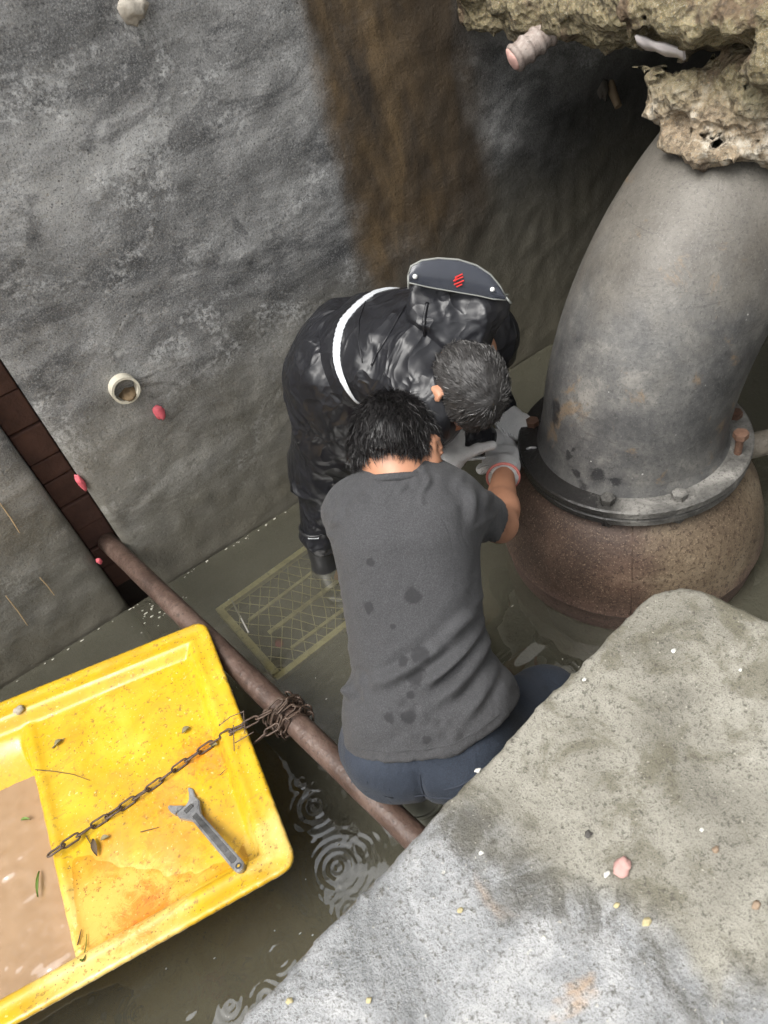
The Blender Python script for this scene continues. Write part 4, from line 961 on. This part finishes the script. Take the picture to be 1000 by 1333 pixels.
# glove built round a wrist point: x to the knuckles, y to the thumb side, palm faces -z
def glove(p, wrist, xdir, zdir, thumb_side, curl, thumb, name='glove', scale=1.0, splay=.06, cuff=.035):
    X = nrm(xdir); Zd = nrm(np.array(zdir) - X * (np.array(zdir) @ X)); Yd = np.cross(Zd, X) * thumb_side
    W = lambda x, y, z: np.array(wrist) + scale * (x * X + y * Yd + z * Zd)
    f = Field(np.array(wrist) - .17, np.array(wrist) + .17, .0032)
    Rm = np.array([X, Yd, Zd])
    f.cone(W(-cuff, 0, 0), W(.012, 0, 0), .034 * scale, .033 * scale, .012); f.box(W(.052, 0, 0), A3(.046, .040, .0165) * scale, Rm, .015 * scale, .022)
    for i, (y, L, r) in enumerate([(.029, .036, .0098), (.010, .040, .0102), (-.010, .038, .0098), (-.028, .030, .0090)]):
        a = W(.088, y, .002); ang = 0; pts = [a]
        for j, sg in enumerate((1.0, .72, .55)):
            ang += curl[j] * (1 + .06 * i); dx, dz = math.cos(ang), -math.sin(ang); last = pts[-1]
            pts.append(last + scale * L * sg * (dx * X + dz * Zd + splay * (1.5 - i) * Yd))
        for j in range(3): f.cone(pts[j], pts[j + 1], r * scale * (1 - .05 * j), r * scale * (.95 - .05 * j), .006)
    a = W(.030, .030, -.006); b = W(*thumb[0]); c = W(*thumb[1]); f.cone(a, b, .0155 * scale, .0125 * scale, .014); f.cone(b, c, .0125 * scale, .0105 * scale, .006)
    P = f.pts(); f.f = f.f + .0012 * vnoise(P, 110, 2) + .0010 * vnoise(P, 60, 5)
    V, Q = f.mesh(); gl = wobj(name, V, Q, M_GLOVE, p)
    ringp = [W(-cuff - .002, .0355 * math.cos(t), .0355 * math.sin(t)) for t in np.linspace(0, 2 * math.pi, 24, endpoint=False)]
    m = MB(); m.tube(ringp, .0042, 8, closed=True); tr = m.wobj('cuff_trim', M_TRIM, p, True); tr.parent = gl; tr.matrix_parent_inverse = Matrix.Identity(4)
    return gl
def boot(p, knee_pt, ankle, toe, rt, ra, mat, name='rubber_boot'):
    lo = np.minimum(np.minimum(knee_pt, ankle), toe) - .14; hi = np.maximum(np.maximum(knee_pt, ankle), toe) + .14
    f = Field(lo, hi, .006); a = np.array(ankle); k = np.array(knee_pt); t = np.array(toe); d = nrm(t - a - A3(0, 0, (t - a)[2])); heel = a - d * .045 - A3(0, 0, .07)
    f.cone(k, a, rt, ra, 0); f.cone(a, heel, ra, .042, .03); f.cone(heel, t, .044, .042, .03); f.ell(t, (.05, .05, .04), None, .02)
    ax = nrm(k - a); Lk = (k - a) @ ax; f.f = np.maximum(f.f, ((f.pts() - a) @ ax) - Lk)
    V, Q = f.mesh(); b = wobj(name, V, Q, mat, p); sd = nrm(np.cross(ax, A3(1, .3, 0))); s2_ = np.cross(ax, sd)
    m = MB(); m.tube([k + (rt + .001) * (math.cos(q) * sd + math.sin(q) * s2_) for q in np.linspace(0, 2 * math.pi, 28, endpoint=False)], .005, 8, closed=True)
    o = m.wobj('boot_rim', mat, p, True); o.parent = b; o.matrix_parent_inverse = Matrix.Identity(4); return b

# ---- worker in the grey shirt
AH, AN = A3(.29, .74, .40), A3(.51, .985, .85)
aS = nrm(AN - AH); AL = np.linalg.norm(AN - AH); aR = A3(.741, -.672, .004); aR = nrm(aR - aS * (aR @ aS)); aB = np.cross(aR, aS)      # spine, right, back
LA = lambda w, s, b: AH + w * aR + s * aS + b * aB
pa = thing('person', 'worker in a damp grey T-shirt and dark jeans bending towards the pump', 'person', tuple(A3(.33, .86, -.32)))
a_shL, a_shR = LA(-.112, .470, -.04), LA(.092, .470, -.04)
a_elR, a_wrR = A3(.722, .968, .53), A3(.905, 1.165, .445); a_elL = A3(.56, 1.19, .61); a_wrL = at_d(577, 611, 1.87)
a_head = at_d(519, 590, 1.51); aHR = frame3(IR * .95 + IU * .28, IU * .93 + IF * .34); _y = math.radians(24); aHR = np.array([math.cos(_y) * aHR[0] - math.sin(_y) * aHR[1], math.sin(_y) * aHR[0] + math.cos(_y) * aHR[1], aHR[2]])
a_knR, a_knL = A3(.60, .715, .20), A3(.52, 1.09, .20); a_anR, a_anL = A3(.36, .60, -.16), A3(.25, .80, -.14)
nape = LA(0, AL - .02, .0)
f = Field((.05, .40, -.33), (1.05, 1.45, 1.02), .0065)
f.ell(LA(0, .02, -.01), (.150, .13, .10), np.array([aR, aS, aB])); f.ell(LA(0, .22, -.01), (.125, .17, .088), np.array([aR, aS, aB]), .08); f.ell(LA(0, .41, -.02), (.145, .12, .09), np.array([aR, aS, aB]), .08)
head_into(f, a_head, aHR, nape)
for sh, el, wr in ((a_shL, a_elL, a_wrL), (a_shR, a_elR, a_wrR)):
    f.cone(sh, el, .050, .040, .03); f.cone(el, el + (wr - el) * .3, .041, .043, .02); f.cone(el + (wr - el) * .25, wr, .043, .028, .02); f.cone(wr, wr + nrm(wr - el) * .012, .027, .024, .01)
for sgn, kn2, an in ((-1, a_knL, a_anL), (1, a_knR, a_anR)):
    f.cone(LA(.085 * sgn, -.01, -.02), kn2, .072, .052, .05); f.cone(kn2, an, .050, .034, .03); f.cone(an, an + A3(.09, .08, -.10), .03, .03, .02)
V, Q = f.mesh(); body = wobj('body', V, Q, M_SKIN, pa); add_eyes(pa, a_head, aHR)
# shirt: elliptical sections along the spine, sleeves, hem and pulled folds
prof_s = [-.06, .0, .05, .10, .15, .22, .32, .42, .48, .53, .572, .60]
prL = [.172, .176, .174, .164, .147, .146, .150, .155, .148, .115, .066, .050]; prR = [.205, .215, .218, .205, .160, .147, .147, .155, .152, .115, .066, .050]
prB = [.135, .138, .136, .128, .122, .118, .118, .118, .108, .090, .066, .058]
FOLDS = [((.165, .232), (-.01, .126), .0065, .010), ((.165, .205), (.035, .094), .0065, .010), ((.125, .252), (-.085, .128), .005, .012), ((.180, .170), (.092, .063), .006, .010), ((.06, .205), (-.125, .130), .005, .012),
         ((.185, .185), (.214, .120), .006, .010), ((.165, .43), (.155, .29), .005, .011), ((.12, .515), (.158, .44), .005, .010), ((-.10, .140), (-.165, .095), .008, .010), ((-.038, .530), (-.080, .495), .004, .008),
         ((.02, .545), (.012, .505), .004, .006), ((.055, .545), (.061, .500), .004, .006), ((.155, .222), (.02, .112), -.005, .008), ((.17, .19), (.065, .08), -.005, .008), ((.15, .28), (.06, .235), .003, .012),
         ((.145, .52), (.175, .44), .004, .008), ((-.11, .50), (-.14, .44), .004, .010), ((-.06, .10), (.03, .035), .003, .012)]
f = Field(LA(0, .25, 0) - A3(.42, .42, .46), LA(0, .25, 0) + A3(.46, .44, .42), .006)
P = f.pts(); q = P - AH; w_, s_, b_ = q @ aR, q @ aS, q @ aB
hw_ = .965 * np.where(w_ < 0, np.interp(s_, prof_s, prL), np.interp(s_, prof_s, prR)); hb_ = np.interp(s_, prof_s, prB)
bo = b_ + .02 * np.sin(np.clip(s_, 0, .5) * 6) + .035 * sstep(.42, .62, s_)
e_ = (np.abs(w_ / hw_) ** 2.3 + np.abs(bo / hb_) ** 2.3) ** (1 / 2.3)
tor = (e_ - 1) * np.minimum(hw_, hb_) * .9
hem = np.interp(w_, [-.2, -.165, .076, .15, .23], [-.012, -.012, .012, .045, .09]) - .4 * np.clip(.07 - b_, 0, .12) * (w_ < 0)                                             # hem line on the spine axis
f.f = np.maximum(tor, s_ - (AL + .022))
for sh, el, L_ in ((a_shL, a_elL, .60), (a_shR, a_elR, .66)):
    e2_ = sh + (el - sh) * L_; f.cone(sh, e2_, .060, .058, .05)
P = f.pts()
for sh, el, L_ in ((a_shL, a_elL, .60), (a_shR, a_elR, .66)):                                # open sleeve ends
    ax = nrm(el - sh); s0 = (P - sh) @ ax; rr = np.linalg.norm((P - sh) - s0[..., None] * ax, axis=-1); Ln = np.linalg.norm(el - sh) * L_
    f.f = np.where((rr < .10) & (s0 > Ln - .02), np.maximum(f.f, s0 - Ln), f.f); f.f = np.where((rr < .08) & (s0 > .05), np.maximum(f.f, -np.maximum(rr - .050, (Ln - .05) - s0)), f.f)
hd = np.linalg.norm(P - nape, axis=-1)
f.f = np.maximum(f.f, hem - s_)
V, Q = f.mesh(); V = relax(V, Q, 1, .4); N = normals_of(V, Q)
q = V - AH; w_, s_, b_ = q @ aR, q @ aS, q @ aB; back = sstep(-.02, .05, N @ aB)
disp = np.zeros(len(V))
for (p0, p1, amp, wid) in FOLDS:
    a = np.array(p0); b = np.array(p1); ab = b - a; pt = np.stack([w_, s_], 1); t = np.clip(((pt - a) @ ab) / (ab @ ab), 0, 1)
    cv = a + t[:, None] * ab + np.stack([.008 * np.sin(t * 5), .006 * np.sin(t * 4 + 1)], 1); d = np.linalg.norm(pt - cv, axis=1)
    disp += amp * 1.9 * (np.exp(-(d / wid) ** 2) - .45 * np.exp(-((d - 1.7 * wid) / wid) ** 2)) * (.35 + .65 * np.sin(np.pi * np.clip(t, .08, .92)))
dirf = np.stack([w_ * .8 + s_ * .6, (s_ * .8 - w_ * .6) * 3.2, b_ * .5], 1)
disp += .0022 * (1 - 2 * np.abs(vnoise(dirf, 13, 6))) * (.4 + .6 * sstep(.25, .05, s_)) + .0028 * vnoise(dirf, 16, 3) * (1 - sstep(.18, .34, s_)) + .0014 * fbm(V, 14, 2, 5)
V = V + N * (disp * (.35 + .65 * back))[:, None]
SPOTS = [(LA(w, s, .118), r) for w, s, r in [(.025, .323, .020), (-.068, .298, .015), (-.051, .387, .011), (.031, .204, .021), (-.005, .19, .014), (.015, .159, .022), (.001, .089, .017), (-.037, .089, .013), (.006, .13, .01), (.03, .05, .010), (-.02, .262, .006)]]
SPOTS = [(V[np.argmin(np.linalg.norm((V - c) @ np.stack([aR, aS], 1), axis=1) + (N @ aB < .2) * 9)], r) for c, r in SPOTS]
M_SHIRT = mat_cloth('grey_cotton', (.036, .036, .038), (.058, .058, .061), .92, 620, .3, SPOTS, (.016, .016, .0175))
shirt = wobj('t_shirt', V, Q, M_SHIRT, pa)
def on_shirt(w, s):
    d = np.hypot((V - AH) @ aR - w, (V - AH) @ aS - s) + 9 * (N @ aB < -.05); i = np.argmin(d); return V[i] + N[i] * .0006
_hw = np.linspace(-.165, .20, 46); _hp = np.array([on_shirt(w, np.interp(w, [-.2, -.165, .076, .15, .23], [-.012, -.012, .012, .045, .09]) + .022) for w in _hw])
for _ in range(3): _hp[1:-1] = (_hp[:-2] + _hp[1:-1] * 2 + _hp[2:]) / 4
m = MB(); m.tube(_hp, .0013, 5); o = m.wobj('hem_seam', M_SHIRT, pa, True); o.parent = shirt; o.matrix_parent_inverse = Matrix.Identity(4)
for ds, rr_, dr_, nm in ((.002, .0085, 0, 'collar'), (-.013, .0022, .006, 'collar_seam')):
    cp = [LA((.064 + dr_) * math.sin(t), .541 + ds - .010 * (1 - math.cos(t)), (.060 + dr_) * math.cos(t) - .002) for t in np.linspace(-1.9, 1.9, 30)]
    m = MB(); m.tube(cp, rr_, 8); o = m.wobj(nm, M_SHIRT, pa, True); o.parent = shirt; o.matrix_parent_inverse = Matrix.Identity(4)
# jeans
M_JEAN = mat_cloth('dark_blue_denim', (.013, .019, .031), (.028, .038, .058), .8, 800, .35, nscale=14)
M_STITCH = simple('denim_seam', (.022, .028, .042), .8); M_BRASS = simple('dull_button', (.25, .24, .22), .35, metallic=.7)
f = Field((.02, .42, -.30), (.80, 1.28, .62), .006)
RB = np.array([aR, aS, aB])
f.ell(LA(.014, .01, .0), (.160, .150, .122), RB); f.ell(LA(-.066, -.040, .030), (.086, .088, .085), RB, .05); f.ell(LA(.085, -.040, .030), (.090, .088, .085), RB, .05)
for sgn, kn2, an in ((-1, a_knL, a_anL), (1, a_knR, a_anR)):
    f.cone(LA(.085 * sgn, -.03, -.02), kn2, .098, .076, .05); f.cone(kn2, kn2 + (an - kn2) * .55, .074, .066, .04)
P = f.pts(); q = P - AH; f.f = np.maximum(f.f, (q @ aS) - .075); f.f = f.f + .0035 * vnoise(P * (1, 1, 2), 14, 4)
gw = (q @ aR) - .006; gs = (q @ aS); f.f = f.f + .007 * np.exp(-(gw / .008) ** 2) * (1 - sstep(-.05, -.01, gs)) * ((q @ aB) > 0)
V, Q = f.mesh(); N = normals_of(V, Q); jeans = wobj('jeans', V, Q, M_JEAN, pa)
def on_mesh(w, s):
    d = np.hypot((V - AH) @ aR - w, (V - AH) @ aS - s) + 9 * (N @ aB < -.15); i = np.argmin(d); return V[i] + N[i] * .001
def seam(pts, name='seam', r=.0016):
    m = MB(); m.tube([on_mesh(*p) for p in pts], r, 6); o = m.wobj(name, M_STITCH, pa, True); o.parent = jeans; o.matrix_parent_inverse = Matrix.Identity(4)
lin = lambda a, b, n=10: [(a[0] + (b[0] - a[0]) * t, a[1] + (b[1] - a[1]) * t) for t in np.linspace(0, 1, n)]
seam(lin((.010, -.02), (.006, -.10))); seam(lin((-.135, -.045), (-.055, -.065)), 'pocket_edge', .0022); seam(lin((.055, -.062), (.150, -.020)), 'pocket_edge', .0022); seam(lin((-.15, -.085), (.15, -.085), 16))
bt = on_mesh(-.122, -.058); Vb, Fb = lump(bt, .0075, 2, rough=0); o = wobj('button', Vb * (1, 1, .6) + bt, Fb, M_BRASS, pa); o.parent = jeans; o.matrix_parent_inverse = Matrix.Identity(4)
for kn2, an in ((a_knL, a_anL), (a_knR, a_anR)): boot(pa, kn2 + (an - kn2) * .35 if kn2 is a_knR else an + A3(-.005, -.015, .255), an, an + A3(.14, .10, -.10), .068, .05, M_RUBBERA)
glove(pa, a_wrR + A3(.012, .018, -.01), A3(.62, .74, -.18), IU * .75 - IF * .65, 1, (.75, 1.1, .8), ((.055, .045, -.035), (.085, .025, -.05)), cuff=.028, scale=1.18)
glove(pa, a_wrL + A3(.005, .0, 0), IU * 1.0 + IR * .12 + IF * .35, -IF + IR * -.25, -1, (.35, .5, .4), ((.052, .072, -.004), (.060, .102, -.004)), cuff=.03, scale=1.12)
hairA = lambda q: np.maximum(-(q[..., 2] + .040 - .9 * np.clip(q[..., 1] + .045, 0, .06)), np.where(q[..., 1] > .045, .055 - q[..., 2] + (q[..., 1] - .045) * .3, -.05))
hair_for(pa, a_head, aHR, 14000, .029, .0007, M_HAIR_A, hairA, .009, (0, -.03, .11), .26, .32, 3, None, (simple('brown_black_hair', (.035, .032, .032), .35),), (.75, .25))

# ---- worker in the black rain suit
BH = A3(.765, 1.585, .715); BNk = A3(.885, 1.285, .765)
bS = nrm(BNk - BH); bUp = nrm(A3(0, 0, 1) - bS * bS[2]); bR = np.cross(bS, bUp)               # spine, back normal, right-hand side
LBd = lambda w, s, b: BH + w * bR + s * bS + b * bUp
BL = np.linalg.norm(BNk - BH)
pb = thing('person', 'worker in a shiny black hooded rain suit stooping over the flange by the wall', 'person', tuple(A3(.68, 1.70, -.32)))
b_head = at_d(604, 506, 1.755); bHR = frame3(-IR * .80 - IU * .30 - IF * .50, IR * .62 - IU * .50 - IF * .62)
b_shR, b_shL = LBd(.165, .33, -.035), LBd(-.165, .33, -.035)
b_elR = at_d(572, 556, 2.04); b_wrR = at_d(630, 572, 2.14); b_elL = A3(1.12, 1.50, .52); b_wrL = A3(1.075, 1.375, .435)
b_knR, b_anR = A3(.615, 1.675, .36), A3(.505, 1.660, .0); b_knL, b_anL = A3(.86, 1.66, .33), A3(.86, 1.76, -.05)
f = Field((.40, .95, -.34), (1.30, 1.98, 1.0), .0065); RBb = np.array([bR, bS, bUp])
f.ell(LBd(0, .02, -.01), (.14, .13, .11), RBb); f.ell(LBd(0, .18, .0), (.13, .14, .10), RBb, .07); f.ell(LBd(0, .31, -.01), (.15, .11, .10), RBb, .07)
head_into(f, b_head, bHR, LBd(0, BL - .02, .0))
for sh, el, wr in ((b_shL, b_elL, b_wrL), (b_shR, b_elR, b_wrR)): f.cone(sh, el, .048, .038, .03); f.cone(el, wr, .038, .027, .02); f.cone(wr, wr + nrm(wr - el) * .012, .024, .022, .01)
for sgn, kn2, an in ((1, b_knR, b_anR), (-1, b_knL, b_anL)): f.cone(LBd(.08 * sgn, 0, -.03), kn2, .075, .05, .05); f.cone(kn2, an, .05, .034, .03); f.cone(an, an + A3(.04, -.10, -.09), .03, .03, .02)
V, Q = f.mesh(); wobj('body', V, Q, M_SKIN, pb); add_eyes(pb, b_head, bHR)
def crumple(V, N, amp, seed, stretch=A3(1, 1, .45), sc=11):
    a = 1 - np.abs(vnoise(V * stretch, sc, seed)) * 2; b = 1 - np.abs(vnoise(V * stretch[[1, 2, 0]], sc * 1.9, seed + 3)) * 2
    return V + N * (amp * (a * .6 + b * .4 * np.abs(a)))[:, None]
# trousers
f = Field((.38, 1.30, -.12), (1.08, 1.99, .92), .006)
f.ell(LBd(0, -.015, -.015), (.185, .165, .15), RBb)
f.cone(LBd(.085, -.01, -.04), b_knR, .122, .098, .06); f.cone(b_knR, b_anR + A3(.018, .004, .11), .094, .058, .05); f.cone(LBd(-.085, -.01, -.04), b_knL, .12, .095, .06); f.cone(b_knL, b_anL + A3(0, 0, .08), .095, .064, .05)
V, Q = f.mesh(); N = normals_of(V, Q); V = crumple(V, N, .019, 4, A3(.8, .8, 1.5), 6.5); wobj('rain_trousers', V, Q, M_RAIN, pb)
# jacket with arms
f = Field((.44, .98, .28), (1.26, 1.93, 1.02), .006)
f.ell(LBd(0, .02, -.005), (.180, .12, .135), RBb); f.ell(LBd(0, .14, .025), (.178, .15, .135), RBb, .09); f.ell(LBd(0, .28, .02), (.190, .12, .125), RBb, .09)
for sh, el, wr in ((b_shL, b_elL, b_wrL), (b_shR, b_elR, b_wrR)): f.cone(sh, el, .085, .066, .07); f.cone(el, wr - nrm(wr - el) * .015, .066, .046, .03)
P = f.pts(); axn = nrm(b_head - LBd(0, BL - .03, 0)); rel = P - LBd(0, BL - .02, -.01); al = rel @ axn
f.f = np.maximum(f.f, np.where(al > 0, .066 - np.linalg.norm(rel - al[..., None] * axn, axis=-1), -9))
jf = f.f.copy(); jlo, jh = f.lo, f.h
V, Q = f.mesh(); N = normals_of(V, Q)
st = np.exp(-(((V - BH) @ bS - .10) / .05) ** 2) * sstep(0, .06, (V - BH) @ bUp)
V0 = V.copy(); V = V0 + (crumple(V0, N, .015, 9, A3(1.5, .6, .8), 7) - V0) * (1 - .6 * st)[:, None]
jacket = wobj('rain_jacket', V, Q, M_RAIN, pb); JV, JN = V, N
# reflective stripe: a band of the jacket surface, set a little proud
SLV = .155; SP = nrm(bS * .9 + bR * .12 + bUp * .40)
ss = (V - BH) @ SP; band = (np.abs(ss[Q] - SLV).max(1) < .020) & (((V - BH) @ bUp)[Q].min(1) > -.09) & ((V - BH) @ bS)[Q].min(1).__gt__(-.12)
Qb = Q[band]; ui, inv = np.unique(Qb, return_inverse=True); Qb = inv.reshape(-1, 4); Vs = V[ui] + N[ui] * .0035; ssb = ss[ui]
Vs = Vs + SP * (np.clip(ssb, SLV - .0085, SLV + .0085) - ssb)[:, None]
o = wobj('reflective_stripe', Vs, Qb, M_STRIPE, pb); o.parent = jacket; o.matrix_parent_inverse = Matrix.Identity(4)
# hood thrown back, with a clear peak
hc = at_d(592, 418, 1.80)
f = Field(hc - .22, hc + .22, .005); RH = np.array([IR, IU, IF])
f.ell(at_d(600, 408, 1.80), (.098, .055, .060), RH); f.cone(at_d(556, 385, 1.79), at_d(566, 462, 1.80), .028, .040, .04); f.cone(at_d(640, 405, 1.80), at_d(600, 455, 1.83), .030, .045, .05); f.ell(at_d(592, 440, 1.82), (.085, .065, .06), RH, .04)
P = f.pts(); V, Q = f.mesh(); N = normals_of(V, Q); V = crumple(V, N, .020, 14, A3(1, 1.3, .7), 10); hood = wobj('hood', V, Q, M_RAIN, pb); hood.parent = jacket; hood.matrix_parent_inverse = Matrix.Identity(4)
HV, HN = V, N
def surf_seam(VV, NN, pix, name, r):
    q = (VV - CAM) @ ROT; sc = np.stack([500 + FPX * q[:, 0] / q[:, 2], 666.5 + FPX * q[:, 1] / q[:, 2]], 1); pts = []
    for a0, b0 in zip(pix[:-1], pix[1:]):
        for t in np.linspace(0, 1, 7)[:-1]:
            d = np.hypot(sc[:, 0] - (a0[0] + (b0[0] - a0[0]) * t), sc[:, 1] - (a0[1] + (b0[1] - a0[1]) * t)); ix = np.where(d < 5)[0]
            if len(ix): k = ix[np.argmin(q[ix, 2])]; pts.append(VV[k] + NN[k] * .001)
    pts = np.array(pts)
    for _ in range(2): pts[1:-1] = (pts[:-2] + pts[1:-1] * 2 + pts[2:]) / 4
    m = MB(); m.tube(pts, r, 6); o = m.wobj(name, M_RAIN, pb, True); o.parent = jacket; o.matrix_parent_inverse = Matrix.Identity(4)
surf_seam(JV, JN, [(533, 384), (520, 405), (505, 430), (490, 455), (478, 480)], 'yoke_seam', .0028)
surf_seam(JV, JN, [(478, 372), (470, 400), (462, 440), (470, 480)], 'back_seam', .0018)
surf_seam(HV, HN, [(552, 392), (549, 420), (550, 450)], 'hood_zip', .0045)
VD = 1.735; K = VD / FPX; vc = at_d(596, 367, VD); vx = IR; vy = nrm(IU * .92 - IF * .38); vn = np.cross(vx, vy)
up_pts = [(-61, 8), (-58, 17), (-45, 23), (-25, 25.5), (0, 24), (22, 18), (40, 8), (53, -5), (61, -17)]; lo_pts = [(61, -20), (45, -19), (25, -15), (5, -12), (-15, -9), (-35, -6), (-50, -3), (-60, -1)]
vz = lambda x: -.00003 * x * x * 1000 * K * 1.5
vp = lambda x, y, z=0: vc + K * (x * vx + y * vy / .92) + vn * (z + vz(x) * .012)
g = G('smoky_clear_plastic'); pb_ = g.N('ShaderNodeBsdfPrincipled', Base_Color=(.055, .06, .075, 1), Roughness=.18).outputs[0]; tr_ = g.N('ShaderNodeBsdfTransparent', Color=(.7, .72, .76, 1)).outputs[0]
g.t.links.new(g.N('ShaderNodeMixShader', _0=.35, _1=pb_, _2=tr_).outputs[0], g.out.inputs[0]); M_VIS = g.m
xs_ = np.linspace(-60, 60, 31); yu = np.interp(xs_, [p[0] for p in up_pts], [p[1] for p in up_pts]); lp = lo_pts[::-1]; yl = np.interp(xs_, [p[0] for p in lp], [p[1] for p in lp])
V = []
for zz in (.0012, -.0012):
    for i, x in enumerate(xs_):
        for t in np.linspace(0, 1, 6): V.append(vp(x, yl[i] + (yu[i] - yl[i]) * t, zz + .006 * math.sin(math.pi * t)))
F = []; n0 = len(xs_) * 6
for i in range(len(xs_) - 1):
    for j in range(5): a = i * 6 + j; F.append((a, a + 6, a + 7, a + 1)); F.append((n0 + a, n0 + a + 1, n0 + a + 7, n0 + a + 6))
peak = wobj('clear_peak', V, F, M_VIS, pb); peak.parent = jacket; peak.matrix_parent_inverse = Matrix.Identity(4)
def subp(o, par): o.parent = par; o.matrix_parent_inverse = Matrix.Identity(4); return o
M_PIPE = simple('grey_piping', (.20, .205, .19), .4)
m = MB(); m.tube([vp(x, y) for x, y in up_pts], .0024, 8); m.tube([vp(x, y, .002) for x, y in lo_pts], .0016, 8); m.tube([vp(61, -17), vp(68, -24)], .0028, 8); m.tube([vp(40, -16), vp(64, -14)], .0016, 8); m.tube([vp(-61, 8), vp(-61, -8)], .0028, 8)
subp(m.wobj('peak_piping', M_PIPE, pb, True), jacket)
M_SNAP = simple('white_snap', (.75, .75, .73), .35)
for x, y in ((-53, 6), (43, -8)):
    c = vp(x, y, .006); Vv, Ff = lump(c, .0055, 1, rough=0); subp(wobj('snap_button', Vv + c, Ff, M_SNAP, pb), jacket)
M_RED = simple('red_print', (.55, .02, .015), .5, .1)
m = MB()
for (x0, y0, x1, y1) in [(-4, 5, 5, 9), (-6, 1.5, 6, 6), (-5, -2.5, 7, 2), (-2, -5, 5, -2.2), (-2, 7, -4, 1)]: m.tube([vp(x0, y0, .0095), vp(x1, y1, .0095)], .0017, 6)
subp(m.wobj('red_logo', M_RED, pb), jacket)
glove(pb, b_wrL + A3(0, -.01, 0), A3(.25, -.80, -.35), A3(-.45, -.25, .85), -1, (.5, .7, .5), ((.060, .048, -.020), (.085, .050, -.04)), cuff=.03)
glove(pb, b_wrR + nrm(b_wrR - b_elR) * .02, A3(.62, -.2, -.55), A3(.2, -.5, .8), 1, (.6, .9, .7), ((.055, .045, -.035), (.085, .025, -.05)), cuff=.03)
boot(pb, b_anR + A3(.016, .004, .17), b_anR - A3(.004, 0, .03), b_anR + A3(-.03, -.12, -.10), .052, .046, M_RUBBERB); boot(pb, b_anL + A3(0, -.01, .16), b_anL, b_anL + A3(.02, -.16, -.10), .058, .047, M_RUBBERB)
# printed tag on the trouser hem
tc = b_anR + A3(.016, .0, .125); tn = nrm(nrm(CAM - tc) - IR * .35); tc = tc + tn * .066; tx = nrm(np.cross(A3(0, 0, 1), tn)); ty = np.cross(tn, tx)
m = MB(); hwid, hhei = .017, .010; cor = [tc + sx_ * hwid * tx + sy_ * hhei * ty for sx_, sy_ in ((-1, -1), (1, -1), (1, 1), (-1, 1))]
for k in range(4): m.tube([cor[k], cor[(k + 1) % 4]], .0013, 5)
m.tube([tc - tx * .009, tc - tx * .003], .002, 5); m.tube([tc + tx * .003, tc + tx * .009], .002, 5)
m.wobj('hem_badge', M_STRIPE, pb)
hairB = lambda q: np.maximum(-(q[..., 2] + .045 - .9 * np.clip(q[..., 1] + .045, 0, .06)), np.where(q[..., 1] > .05, .050 - q[..., 2], -.05))
hair_for(pb, b_head, bHR, 11000, .017, .0008, M_HAIR_B, hairB, .006, (.01, -.02, .11), .20, .22, 8, None, (simple('mid_grey_hair', (.045, .043, .042), .4), simple('light_grey_hair', (.11, .106, .10), .4)), (.62, .28, .10))

# ---- ring spanner held by the worker in grey
M_SPAN = mat_rust('bright_spanner_steel', (.2, .2, .2), (.42, .42, .42), (.62, .62, .62), .3); M_SPAN.node_tree.nodes['Principled BSDF'].inputs['Metallic'].default_value = .7
s0, s1_ = at_d(606, 598, 2.02), at_d(683, 592, 2.12)
sp = thing('ring_spanner', 'thin steel ring spanner gripped between the white gloves beside the flange', 'spanner', tuple(s1_))
m = MB(); m.tube([s0, (s0 + s1_) / 2, s1_], .0042, 8); m.wobj('spanner_shaft', M_SPAN, sp, True)
rc = at_d(692, 588, 2.12); m = MB(); m.tube([rc + .017 * (math.cos(t) * IR + math.sin(t) * nrm(IU * .6 - IF * .8)) for t in np.linspace(0, 2 * math.pi, 28, endpoint=False)], .0042, 8, closed=True); m.wobj('spanner_ring', M_SPAN, sp, True)
